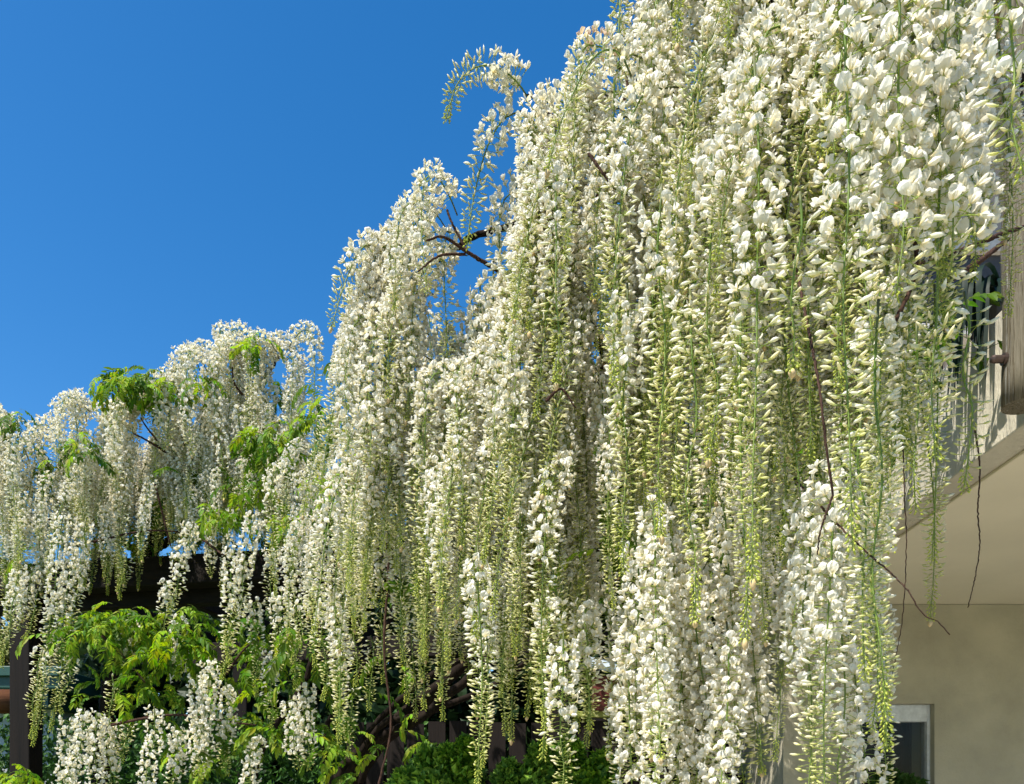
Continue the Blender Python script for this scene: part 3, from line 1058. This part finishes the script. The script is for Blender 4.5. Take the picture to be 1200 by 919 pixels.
scatter(17, 14, (430, 710), lambda x: (450, 700), lambda x, y, r: d2(x, y, r) + 0.1, ['half', 'young', 'bud', 'full'], 17, 46, (0.6, 0.95), arch=lambda x, y, r: r.choice((0, 1)), ymax_tip=tip_e)
scatter(40, 15, (440, 720), lambda x: ((interp(m1, x) if x < 600 else interp(m2, x)) + 110, 600), lambda x, y, r: d2(x, y, r) + 0.32, ['full', 'half'], 16, 40, (0.8, 1.0), ymax_tip=lambda x: interp(lower_e, x) - 30, fill=FILL)
scatter(12, 16, (335, 470), lambda x: (520, 640), lambda x, y, r: 2.95 + r.uniform(0, 0.35), ['half', 'full', 'half'], 15, 36, (0.6, 0.85), arch=lambda x, y, r: 1, ymax_tip=lambda x: 800)
scatter(16, 17, (1030, 1150), lambda x: (-260, 100), lambda x, y, r: 1.7 + r.uniform(0, 0.2), ['full'], 18, 40, (0.8, 1.0), ymax_tip=lambda x: 310 if x > 1060 else 500, fill=FILL)
rf = random.Random(55)
for _ in range(34):
    FILL.append((Vector((rf.uniform(0.35, 1.45), rf.uniform(2.7, 4.9), rf.uniform(2.95, 3.25))), rf.choice(['half', 'full']), 0, rf.randrange(3), rf.uniform(0, 6.28), rf.uniform(0.8, 1.1)))
fill_racemes(near, FILL)
print('near racemes', count_near)

# hand-placed racemes of the near cascade (each flower of the nearest ones is its own piece)
def hang(x, y0, d, L, n=6, dx=0, sway=0.01, seed=0):
    rr = random.Random(seed)
    p0 = at(x, y0, d)
    return [p0 + Vector((dx * i / (n - 1) + rr.uniform(-sway, sway) * (i > 0), rr.uniform(-sway, sway), -L * i / (n - 1))) for i in range(n)]


custom_raceme(near, NB, [at(*q) for q in [(622, 120, 2.2), (605, 95, 2.19), (580, 78, 2.18), (555, 80, 2.17), (535, 100, 2.17), (523, 140, 2.17)]], 0.38, 501, start=0.05, size=1.05, dense=1.6)
custom_raceme(near, NB, [at(*q) for q in [(612, 130, 2.25), (590, 140, 2.24), (572, 170, 2.23), (560, 210, 2.23), (552, 250, 2.23), (547, 290, 2.23)]], 0.40, 502, start=0.03, size=1.1, dense=0.9)
custom_raceme(near, NB, [at(*q) for q in [(742, 95, 1.85), (726, 62, 1.83), (702, 62, 1.81), (680, 92, 1.8), (655, 150, 1.8), (642, 200, 1.8)]], 0.3, 503, start=0.03, dense=0.8, tan=True)
custom_raceme(near, NB, [at(*q) for q in [(455, 290, 2.5), (425, 290, 2.45), (405, 330, 2.42), (388, 384, 2.4)]], 0.5, 504, tan=True, size=1.0)
SINGLES = [
    # x, top y, depth, length, open share, seed, tan tip
    (1095, 100, 1.28, 0.56, 0.42, 601, False),
    (1050, -60, 1.22, 0.50, 0.80, 602, False),
    (992, -80, 1.24, 0.90, 0.50, 603, False),
    (885, 60, 1.45, 0.90, 0.45, 604, True),
    (1188, -110, 1.12, 0.36, 0.62, 605, False),
    (1110, -80, 1.25, 0.50, 0.9, 606, False),
]
for (x, y, d, L, of, sd_, tan) in SINGLES:
    custom_raceme(near, NB, hang(x, y, d, L, seed=sd_), of, sd_, tan=tan, single=sd_ in (601, 602, 604, 605), dense=0.8, size=1.1)
OTHERS = [
    (562, 322, 2.35, 0.55, 0.5, 651, False, 1.0), (578, 306, 2.3, 0.60, 0.55, 652, False, 1.0), (596, 282, 2.25, 0.60, 0.5, 653, False, 1.0), (552, 345, 2.4, 0.50, 0.5, 654, False, 1.0), (572, 340, 2.45, 0.5, 0.6, 655, False, 1.0),
    (1062, 240, 1.55, 0.46, 0.15, 641, False, 1.0), (1045, 420, 1.6, 0.36, 0.3, 644, False, 1.0), (1022, 560, 1.55, 0.46, 0.3, 645, False, 1.0),
    (1098, 330, 1.62, 0.53, 0.0, 611, False, 0.75), (1072, 380, 1.5, 0.33, 0.0, 612, False, 0.9), (1132, 340, 1.45, 0.34, 0.1, 613, False, 0.85),
    (1030, 350, 1.36, 0.72, 0.10, 614, False, 1.0), (935, 230, 1.24, 0.25, 0.1, 615, True, 1.0), (970, 520, 1.5, 0.65, 0.55, 616, False, 1.0),
    (1010, 480, 1.42, 0.45, 0.05, 617, False, 1.0), (835, 150, 1.55, 0.60, 0.35, 618, True, 1.0), (775, 220, 1.66, 0.68, 0.30, 619, True, 1.0),
    (735, 330, 1.75, 0.60, 0.35, 620, False, 1.0), (870, 350, 1.5, 0.60, 0.1, 621, True, 1.0), (810, 330, 1.6, 0.64, 0.12, 622, True, 1.0),
    (1135, 80, 1.4, 0.30, 0.9, 623, False, 1.0), (1080, -150, 1.3, 0.55, 0.9, 624, False, 1.0), (1020, -100, 1.3, 0.5, 0.85, 625, False, 1.0),
    (1125, -160, 1.36, 0.52, 0.95, 626, False, 1.0), (655, 180, 1.85, 0.50, 0.3, 627, True, 1.0),
    (560, 640, 2.1, 0.60, 0.35, 628, False, 1.0), (640, 690, 2.1, 0.42, 0.2, 629, False, 1.0), (660, 740, 2.0, 0.40, 0.55, 630, False, 1.0),
    (395, 690, 2.9, 0.5, 0.35, 631, False, 0.9), (690, 690, 2.2, 0.36, 0.6, 632, False, 1.0), (945, 560, 1.55, 0.62, 0.6, 633, False, 1.0), (985, 600, 1.58, 0.6, 0.7, 634, False, 1.0),
]
for (x, y, d, L, of, sd_, tan, de) in OTHERS:
    custom_raceme(near, NB, hang(x, y, d, L, seed=sd_), of, sd_, tan=tan, dense=de)

rr = random.Random(77)
# leaves inside and under the cascade, plus roof canopy leaves added behind it to cast shade
sp = []
for _ in range(620):  # canopy over the pergola, put in to darken the space beneath
    x, d = rr.uniform(-1.3, 1.62), rr.uniform(2.7, 5.6)
    if x < 0.1 and d < 4.3:
        continue
    sp.append((x, d, 3.02 + rr.uniform(0, 0.30) + (0.1 if d > 4 else 0)))
for _ in range(70):
    sp.append(tuple(at(rr.uniform(440, 720), rr.uniform(420, 700), rr.uniform(2.75, 3.1))))
for _ in range(620):  # extra hidden leaves, added to keep the house corner in shade
    sp.append((rr.uniform(0.5, 1.60), rr.uniform(4.0, 5.9), rr.uniform(2.92, 3.35)))
leaf_mass('foliage', near, sp, rr, [1, 3, 5, 7])
for (x, y, d, n, sprd) in [(430, 550, 2.75, 8, 22), (360, 760, 3.4, 12, 40), (460, 830, 3.6, 10, 50), (400, 880, 3.7, 14, 50), (320, 850, 3.7, 10, 40), (720, 660, 2.3, 3, 14)]:
    for _ in range(n):
        put_leaf(near, NB, at(x + rr.gauss(0, sprd * 0.6), y + rr.gauss(0, sprd * 0.6), d + rr.uniform(-0.15, 0.15)), rr.uniform(0, 6.28), rr.randrange(8), rr.uniform(0.6, 0.95), rr.uniform(-0.2, 0.6))

# ------------------------------------------------------------------ far wisteria on the pergola
FB = (-2.6, 5.1, 0.0)
far = thing('wisteria', 'white wisteria with lime green leaves sprawling over the pergola beam', 'wisteria', FB)
branch(far, [(-2.6, 5.15, -0.05), (-2.55, 5.2, 1.2), (-2.4, 5.1, 2.3), (-2.1, 4.9, 3.0), (-1.7, 4.6, 3.4)], 0.06, 0.035, name='trunk', seed=31, sides=10)
for i, l in enumerate([
    [(-2.1, 4.9, 3.0), (-2.4, 4.6, 3.2), (-2.65, 4.5, 3.3)],
    [(-1.7, 4.6, 3.4), (-1.75, 4.35, 3.6), (-1.9, 4.3, 3.75)],
    [(-1.7, 4.6, 3.4), (-1.4, 4.5, 3.7), (-1.2, 4.45, 3.95)],
    [(-2.1, 4.9, 3.0), (-1.6, 4.4, 3.05), (-1.2, 4.2, 2.95)],
    [(-1.7, 4.6, 3.4), (-1.2, 4.6, 3.3), (-0.8, 4.4, 3.3)]]):
    branch(far, l, 0.022, 0.01, seed=40 + i)
for i, px in enumerate([
    [(230, 560, 4.3), (195, 528, 4.2), (175, 505, 4.15), (165, 490, 4.1)], [(195, 530, 4.2), (170, 515, 4.1), (156, 508, 4.05)],
    [(290, 470, 4.3), (275, 450, 4.25), (272, 430, 4.2)], [(90, 640, 4.2), (130, 630, 4.15), (175, 622, 4.15), (230, 625, 4.2)],
    [(215, 455, 4.2), (150, 460, 4.1), (128, 455, 4.1), (118, 448, 4.1)], [(20, 605, 4.3), (50, 612, 4.3), (70, 600, 4.3)],
    [(320, 520, 4.0), (350, 575, 3.9), (372, 590, 3.9)], [(235, 630, 4.0), (262, 650, 3.9), (275, 645, 3.9)],
    [(130, 850, 3.7), (170, 842, 3.7), (210, 838, 3.75), (260, 845, 3.8), (300, 850, 3.8)], [(120, 745, 3.8), (150, 775, 3.8), (170, 800, 3.8)],
    [(265, 790, 3.8), (285, 762, 3.8), (302, 750, 3.8)], [(180, 560, 4.2), (190, 600, 4.2), (200, 640, 4.2)]]):
    twig(far, px, 0.007, 0.0035, 60 + i)

upper_f = [(-40, 475), (0, 482), (24, 486), (44, 570), (66, 520), (90, 468), (120, 476), (160, 480), (218, 445), (255, 395), (292, 400), (320, 388), (345, 398), (358, 430), (366, 520), (420, 570)]
count_far = 0


def scatter_far(n, layer, xr, ytop, depth, kinds, rx, ry, scale, arch_share=0.5, ymax_tip=None, fill=None):
    global count_far
    rr = random.Random(layer * 17 + 5)
    made = 0
    for _ in range(n * 60):
        if made >= n:
            break
        x = rr.uniform(*xr)
        y0, y1 = ytop(x)
        if y1 <= y0:
            continue
        y = rr.uniform(y0, y1)
        d = rr.uniform(*depth)
        kind = rr.choice(kinds)
        ar = 2 if y < interp(upper_f, x) + 25 else (1 if rr.random() < arch_share else 0)
        k = rr.randrange(4)
        s_ = rr.uniform(*scale)
        L = variant(kind, ar, k)[3] * s_
        if ymax_tip is not None and y + L * 900 / d > ymax_tip(x):
            continue
        if not free(x, y, rx, ry, layer):
            continue
        rz = rr.uniform(0, 6.28) if rr.random() < 0.4 else math.radians(230) + rr.uniform(-1, 1)
        if fill is not None:
            fill.append((at(x, y, d), kind, ar, k, rz, s_)); made += 1
            continue
        put_raceme(far, FB, at(x, y, d), kind, ar, k, rz, (rr.uniform(-0.07, 0.07), rr.uniform(-0.07, 0.07)), s_)
        made += 1
        count_far += 1


lowf = lambda x: interp([(-40, 720), (60, 720), (110, 720), (160, 680), (190, 655), (240, 645), (300, 660), (400, 720)], x)
scatter_far(62, 31, (-30, 358), lambda x: (interp(upper_f, x) + 10, interp(upper_f, x) + 30), (4.15, 4.5), ['full', 'half', 'full'], 6, 9, (0.75, 1.1), ymax_tip=lowf)
scatter_far(62, 32, (-30, 375), lambda x: (interp(upper_f, x) + 30, interp(upper_f, x) + 110), (4.1, 4.5), ['full', 'half', 'half'], 8, 16, (0.65, 1.0), ymax_tip=lowf)
scatter_far(50, 33, (40, 390), lambda x: (interp(upper_f, x) + 70, 560), (4.2, 4.6), ['half', 'full', 'half'], 9, 20, (0.55, 0.9), ymax_tip=lowf)
scatter_far(30, 34, (225, 400), lambda x: (500, 600), (3.9, 4.2), ['full', 'full', 'half'], 11, 22, (0.45, 0.7), ymax_tip=lambda x: 700)
FILL_F = []
scatter_far(84, 35, (-30, 390), lambda x: (interp(upper_f, x) + 45, 560), (4.5, 4.8), ['full', 'half', 'full'], 9, 18, (0.6, 0.9), ymax_tip=lambda x: 680, fill=FILL_F)
fill_racemes(far, FILL_F)
print('far racemes', count_far)
FAROTH = [
    (420, 650, 3.0, 0.46, 0.4, 751, 1.0, -0.02), (450, 660, 3.0, 0.42, 0.3, 752, 1.0, 0.0), (468, 690, 3.0, 0.40, 0.2, 753, 1.0, 0.02), (500, 680, 2.9, 0.44, 0.3, 754, 1.0, 0.0), (520, 720, 2.9, 0.36, 0.15, 755, 0.9, 0.0),
    (380, 690, 3.2, 0.42, 0.35, 756, 1.0, 0.0), (355, 700, 3.3, 0.36, 0.2, 757, 1.0, -0.03), (330, 690, 3.4, 0.34, 0.45, 758, 1.0, -0.02), (410, 800, 3.4, 0.30, 0.0, 759, 0.8, 0.0), (300, 700, 3.6, 0.42, 0.3, 760, 1.0, 0.0),
    (100, 610, 4.0, 0.66, 0.5, 764, 1.0, -0.08),
    (20, 690, 3.9, 0.36, 0.1, 766, 1.0, -0.08), (50, 760, 3.8, 0.40, 0.1, 767, 0.9, -0.06), (205, 850, 3.6, 0.3, 0.7, 768, 1.0, 0.0), (320, 760, 3.6, 0.34, 0.4, 769, 0.9, 0.0), (360, 800, 3.5, 0.36, 0.7, 770, 0.9, 0.0),
    (300, 600, 3.5, 0.62, 0.5, 701, 1.0, -0.12), (275, 640, 3.5, 0.55, 0.5, 702, 1.0, -0.05), (225, 612, 3.9, 0.42, 0.6, 703, 1.0, -0.10), (195, 680, 4.0, 0.25, 0.5, 704, 1.0, 0.0),
    (345, 630, 3.4, 0.50, 0.45, 705, 1.0, 0.0), (370, 615, 3.3, 0.55, 0.45, 706, 1.0, 0.0), (395, 620, 3.2, 0.6, 0.4, 707, 1.0, 0.0),
    (75, 600, 3.9, 0.95, 0.45, 711, 0.85, -0.12), (88, 640, 3.9, 0.85, 0.35, 712, 0.85, -0.1), (70, 690, 3.9, 0.72, 0.2, 713, 0.8, -0.12),
    (25, 668, 4.0, 0.40, 0.5, 714, 1.0, -0.1), (40, 665, 4.1, 0.30, 0.6, 715, 1.0, -0.08), (45, 690, 4.2, 0.25, 0.0, 716, 0.9, -0.06), (38, 585, 4.4, 0.33, 0.1, 717, 0.7, -0.05),
    (100, 830, 3.6, 0.42, 0.75, 721, 1.0, -0.08), (115, 835, 3.6, 0.42, 0.7, 722, 1.0, -0.02), (85, 840, 3.65, 0.40, 0.75, 723, 1.0, -0.06), (130, 840, 3.7, 0.4, 0.6, 724, 1.0, 0.0),
    (182, 828, 3.5, 0.42, 0.95, 725, 0.8, -0.04), (245, 770, 3.6, 0.50, 0.8, 726, 1.0, -0.02), (230, 790, 3.6, 0.45, 0.85, 727, 1.0, 0.0), (265, 800, 3.7, 0.4, 0.6, 728, 1.0, 0.0),
    (340, 815, 3.5, 0.30, 0.8, 729, 1.0, 0.03), (300, 860, 3.6, 0.3, 0.85, 730, 1.0, -0.03), (150, 845, 3.7, 0.18, 0.0, 731, 1.0, -0.03), (140, 850, 3.7, 0.16, 0.0, 732, 1.0, -0.04),
    (85, 770, 3.8, 0.25, 0.1, 733, 0.9, -0.06), (130, 790, 3.8, 0.22, 0.0, 734, 0.8, 0.0), (400, 740, 3.2, 0.42, 0.35, 735, 0.9, 0.0), (435, 745, 3.2, 0.28, 0.0, 736, 1.0, 0.0),
    (485, 720, 3.2, 0.40, 0.1, 737, 0.9, 0.0), (150, 650, 4.2, 0.22, 0.0, 738, 1.0, -0.05), (320, 640, 3.6, 0.4, 0.3, 739, 1.0, 0.0),
    (210, 720, 3.9, 0.3, 0.8, 740, 0.8, 0.0), (150, 720, 3.9, 0.25, 0.8, 741, 0.7, 0.0),
]
for (x, y, d, L, of, sd_, de, dx) in FAROTH:
    custom_raceme(far, FB, hang(x, y, d, L, dx=dx, seed=sd_, sway=0.012), of, sd_, dense=de, start=0.02)

rr = random.Random(303)
tg = lambda sd_: max(-1.3, min(1.3, rr.gauss(0, 0.75))) * sd_ * 0.7
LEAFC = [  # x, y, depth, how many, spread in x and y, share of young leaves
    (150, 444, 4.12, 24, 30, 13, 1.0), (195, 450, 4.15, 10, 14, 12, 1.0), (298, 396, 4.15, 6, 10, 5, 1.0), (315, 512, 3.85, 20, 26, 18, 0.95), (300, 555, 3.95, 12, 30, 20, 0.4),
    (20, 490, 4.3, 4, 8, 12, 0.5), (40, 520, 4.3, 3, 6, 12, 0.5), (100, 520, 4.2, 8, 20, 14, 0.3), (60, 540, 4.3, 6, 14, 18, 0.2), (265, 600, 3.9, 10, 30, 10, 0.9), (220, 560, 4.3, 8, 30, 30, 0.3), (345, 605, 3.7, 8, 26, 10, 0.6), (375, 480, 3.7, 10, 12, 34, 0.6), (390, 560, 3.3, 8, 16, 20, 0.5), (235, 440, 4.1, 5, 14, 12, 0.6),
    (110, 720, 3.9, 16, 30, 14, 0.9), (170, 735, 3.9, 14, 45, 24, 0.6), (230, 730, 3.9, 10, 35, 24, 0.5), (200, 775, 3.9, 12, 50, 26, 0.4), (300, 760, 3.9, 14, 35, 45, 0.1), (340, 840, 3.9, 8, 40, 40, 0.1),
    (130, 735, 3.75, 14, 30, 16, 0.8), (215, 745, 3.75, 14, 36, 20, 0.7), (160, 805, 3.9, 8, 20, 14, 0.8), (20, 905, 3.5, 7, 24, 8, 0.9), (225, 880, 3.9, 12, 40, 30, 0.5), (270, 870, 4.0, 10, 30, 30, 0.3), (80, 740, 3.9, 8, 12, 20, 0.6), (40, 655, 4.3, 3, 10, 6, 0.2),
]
nl = 0
for (x, y, d, n, sx, sy, yo) in LEAFC:
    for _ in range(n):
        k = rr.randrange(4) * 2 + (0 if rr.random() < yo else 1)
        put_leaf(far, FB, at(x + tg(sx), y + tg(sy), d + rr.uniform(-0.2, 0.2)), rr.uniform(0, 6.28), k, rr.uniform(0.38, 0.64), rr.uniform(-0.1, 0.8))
        nl += 1
print('far leaves', nl)
sp = []
for (x, y, d, n, sx, sy, yo) in LEAFC:
    for _ in range(int(n * (1.0 if y > 690 else 1.3))):
        sp.append(tuple(at(x + tg(sx * 1.1), y + 6 + tg(sy * 1.1), d + rr.uniform(-0.25, 0.2))))
for _ in range(170):
    x = rr.uniform(50, 390)
    sp.append(tuple(at(x, rr.uniform(interp(upper_f, x) + 50, 640), rr.uniform(4.45, 4.9))))
for _ in range(160):
    sp.append((rr.uniform(-3.3, -0.6), rr.uniform(5.1, 7.0), rr.uniform(3.05, 3.35)))
for _ in range(110):
    sp.append(tuple(at(rr.uniform(90, 420), rr.uniform(720, 860), rr.uniform(4.1, 4.6))))
leaf_mass('foliage', far, sp, rr, [1, 3, 5, 7, 0, 2, 4], 0.7)

# ------------------------------------------------------------------ evergreen shrubs, hedge and trees
def leaf_cloud(n, blobs, size, cols, rr, up=0.35):
    """small folded leaves spread over and through blobs (centre, radii)"""
    V, F, Cc, m = [], [], [], 0
    for _ in range(n):
        c, r_ = rr.choice(blobs)
        th, ph = rr.uniform(0, 6.283), math.acos(rr.uniform(-0.6, 1))
        q = rr.uniform(0.72, 1.06)
        nd = np.array((math.sin(ph) * math.cos(th), math.sin(ph) * math.sin(th), math.cos(ph)))
        p = np.array(c) + nd * np.array(r_) * q
        d = nd * 0.6 + np.array((rr.gauss(0, .6), rr.gauss(0, .6), rr.gauss(up, .5)))
        d /= np.linalg.norm(d)
        s_ = np.cross(d, (rr.gauss(0, 1), rr.gauss(0, 1), rr.gauss(0, 1))); s_ /= np.linalg.norm(s_)
        nn = np.cross(s_, d)
        L = size * rr.uniform(0.7, 1.3)
        w = L * 0.30
        col = np.array(rr.choice(cols)) * rr.uniform(0.75, 1.25)
        V.append(np.array([p, p + d * L * 0.5 - s_ * w + nn * w * 0.35, p + d * L * 0.5, p + d * L * 0.5 + s_ * w + nn * w * 0.35, p + d * L - nn * 0.12 * L]))
        F += [(m, m + 2, m + 1), (m, m + 3, m + 2), (m + 1, m + 2, m + 4), (m + 2, m + 3, m + 4)]
        Cc.append(np.tile(col, (5, 1)))
        m += 5
    b_ = MB(); b_.v = V; b_.f = [F]; b_.c = Cc
    return b_


rr = random.Random(9)


def shrub(name, label, base, blobs, n, size, cols, group=None):
    t = thing(name, label, 'shrub', base, group)
    o = leaf_cloud(n, blobs, size, cols, rr).build('foliage', M_DARKLEAF, t)
    o['kind'] = 'stuff'
    c0 = blobs[0][0]
    for k in range(4):
        bl = blobs[k % len(blobs)]
        branch(t, [(base[0] + rr.uniform(-.05, .05), base[1], -0.03), (base[0] * 0.5 + bl[0][0] * 0.5, bl[0][1], bl[0][2] * 0.5), tuple(bl[0])], 0.018, 0.008, name='stem', seed=k)
    return t


BOX = [(0.06, 0.15, 0.016), (0.11, 0.23, 0.022), (0.20, 0.34, 0.035)]
def bl(x, y, d, rx, rz):
    p_ = at(x, y, d)
    return ((p_.x, p_.y, p_.z), (rx, rx * 0.9, rz))
shrub('evergreen_shrub', 'bright green shrub between the wisteria trunk and the cascade, left of its pair', (-0.30, 3.4, 0), [bl(518, 932, 3.4, 0.14, 0.15), bl(490, 952, 3.4, 0.14, 0.14), bl(536, 918, 3.45, 0.10, 0.12), bl(505, 1005, 3.4, 0.21, 0.22), bl(505, 1180, 3.45, 0.25, 0.62), bl(500, 905, 3.4, 0.035, 0.09), bl(545, 892, 3.42, 0.03, 0.08), bl(476, 928, 3.38, 0.045, 0.08), bl(525, 898, 3.4, 0.04, 0.07)], 7500, 0.036, BOX, 'clipped green shrubs before the fence')
shrub('evergreen_shrub', 'bright green shrub before the dark fence boards, the one further right', (0.17, 3.4, 0), [bl(615, 942, 3.4, 0.13, 0.14), bl(650, 920, 3.45, 0.11, 0.14), bl(690, 932, 3.4, 0.12, 0.12), bl(650, 1005, 3.4, 0.29, 0.22), bl(650, 1180, 3.45, 0.29, 0.62), bl(632, 900, 3.4, 0.035, 0.08), bl(668, 892, 3.42, 0.04, 0.08), bl(706, 906, 3.4, 0.035, 0.07), bl(596, 920, 3.38, 0.045, 0.08)], 8500, 0.036, BOX, 'clipped green shrubs before the fence')
shrub('leafy_bush', 'small leafy bush in front of the house window', (2.28, 4.9, 0), [bl(1058, 938, 4.9, 0.15, 0.13), bl(1040, 925, 4.95, 0.07, 0.11), bl(1060, 1040, 4.9, 0.22, 0.45)], 2200, 0.04, [(0.04, 0.1, 0.015), (0.06, 0.13, 0.02)])

hedge = thing('hedge', 'dark clipped evergreen hedge beyond the pergola post', 'hedge', (-3.2, 6.8, 0))
blobs = [((x_, 6.6 + rr.uniform(-0.1, 0.1), z_), (0.42, 0.4, 0.42)) for x_ in np.arange(-5.4, -0.8, 0.45) for z_ in (0.4, 1.0, 1.6, 1.85)]
o = leaf_cloud(26000, blobs, 0.055, [(0.02, 0.06, 0.012), (0.035, 0.085, 0.015), (0.05, 0.12, 0.02)], rr).build('foliage', M_DARKLEAF, hedge); o['kind'] = 'stuff'
for k in range(6):
    branch(hedge, [(-5.2 + k * 0.8, 6.6, -0.03), (-5.15 + k * 0.8, 6.62, 0.8), (-5.2 + k * 0.8, 6.6, 1.7)], 0.03, 0.012, name='stem', seed=k)

TL = [('olive green tree beyond the shed roof', (-8.9, 15.0), 5.2, 2.5, [(0.06, 0.07, 0.02), (0.09, 0.085, 0.025)]),
      ('dark evergreen tree behind the hedge, right of the pergola post', (-4.4, 12.5), 5.0, 1.9, [(0.015, 0.035, 0.012), (0.03, 0.055, 0.015)]),
      ('dark evergreen tree behind the wisteria trunk', (-2.2, 10.5), 5.0, 1.9, [(0.012, 0.03, 0.01), (0.025, 0.05, 0.014)]),
      ('slim dark evergreen tree added to cover the sunlit side wall of the house', (0.95, 7.0), 5.2, 0.75, [(0.012, 0.03, 0.01), (0.025, 0.05, 0.014)]),  # put in so the gaps before the side wall stay dark
      ('dark evergreen tree behind the board fence', (0.0, 9.5), 4.8, 1.8, [(0.012, 0.03, 0.01), (0.025, 0.05, 0.014)])]
for i, (lab, (tx, ty), top, rad, cols) in enumerate(TL):
    t = thing('evergreen_tree', lab, 'tree', (tx, ty, 0), 'dark trees behind the garden')
    branch(t, [(tx, ty, -0.05), (tx + 0.05, ty, top * 0.4), (tx, ty + 0.05, top * 0.85)], 0.14, 0.04, name='trunk', seed=90 + i, sides=10)
    bl_ = [((tx + rr.uniform(-1, 1) * rad * 0.75, ty + rr.uniform(-1, 1) * rad * 0.5, top - 0.5 - rr.uniform(0, top - 1.2)), (rad * rr.uniform(.3, .5),) * 2 + (rad * rr.uniform(.25, .32),)) for _ in range(48)]
    o = leaf_cloud(13000, bl_, 0.19, cols, rr).build('crown', M_DARKLEAF, t)

# strap-leaved pot plant hanging over the balcony edge
PB = (1.72, 3.05, SOF + 0.443)
pot = thing('pot_plant', 'dark strap leaved plant drooping over the balcony edge beside the post', 'plant', PB)
m = MB()
m.tube([(1.695, 3.05, SOF + 0.443), (1.695, 3.05, SOF + 0.48), (1.695, 3.05, SOF + 0.55), (1.695, 3.05, SOF + 0.57)], [0.045, 0.055, 0.062, 0.066], 16)
m.build('pot', M_POT, pot, smooth=False)
for k in range(48):
    a = math.radians(185) + rr.gauss(0, 0.7)
    L, e = rr.uniform(0.30, 0.52), math.radians(rr.uniform(5, 55))
    P = [np.array((1.68 + rr.uniform(-0.03, 0.03), 3.02 + rr.uniform(-0.05, 0.05), SOF + 0.58))]
    for i in range(10):
        P.append(P[-1] + np.array((math.cos(a) * math.cos(e), math.sin(a) * math.cos(e), math.sin(e))) * L / 10)
        e -= math.radians(rr.uniform(20, 34))
        e = max(e, math.radians(-88))
        if P[-1][0] > HX - 0.03 and P[-1][2] < SOF + 0.5:
            P[-1][2] = SOF + 0.5
    V, Cc, F = [], [], []
    sdv = np.array((-math.sin(a), math.cos(a), 0))
    for i, p_ in enumerate(P):
        w_ = 0.010 * math.sin(math.pi * (0.12 + 0.86 * i / 10))
        V += [p_ - sdv * w_, p_ + np.array((0, 0, -0.002)), p_ + sdv * w_]
        Cc += [(0.008, 0.022, 0.013)] * 3
        if i:
            b0 = 3 * (i - 1)
            F += [(b0, b0 + 1, b0 + 4, b0 + 3), (b0 + 1, b0 + 2, b0 + 5, b0 + 4)]
    m = MB(); m.add(V, F, np.array(Cc)); m.build('strap_leaf', M_DARKLEAF, pot, smooth=True)
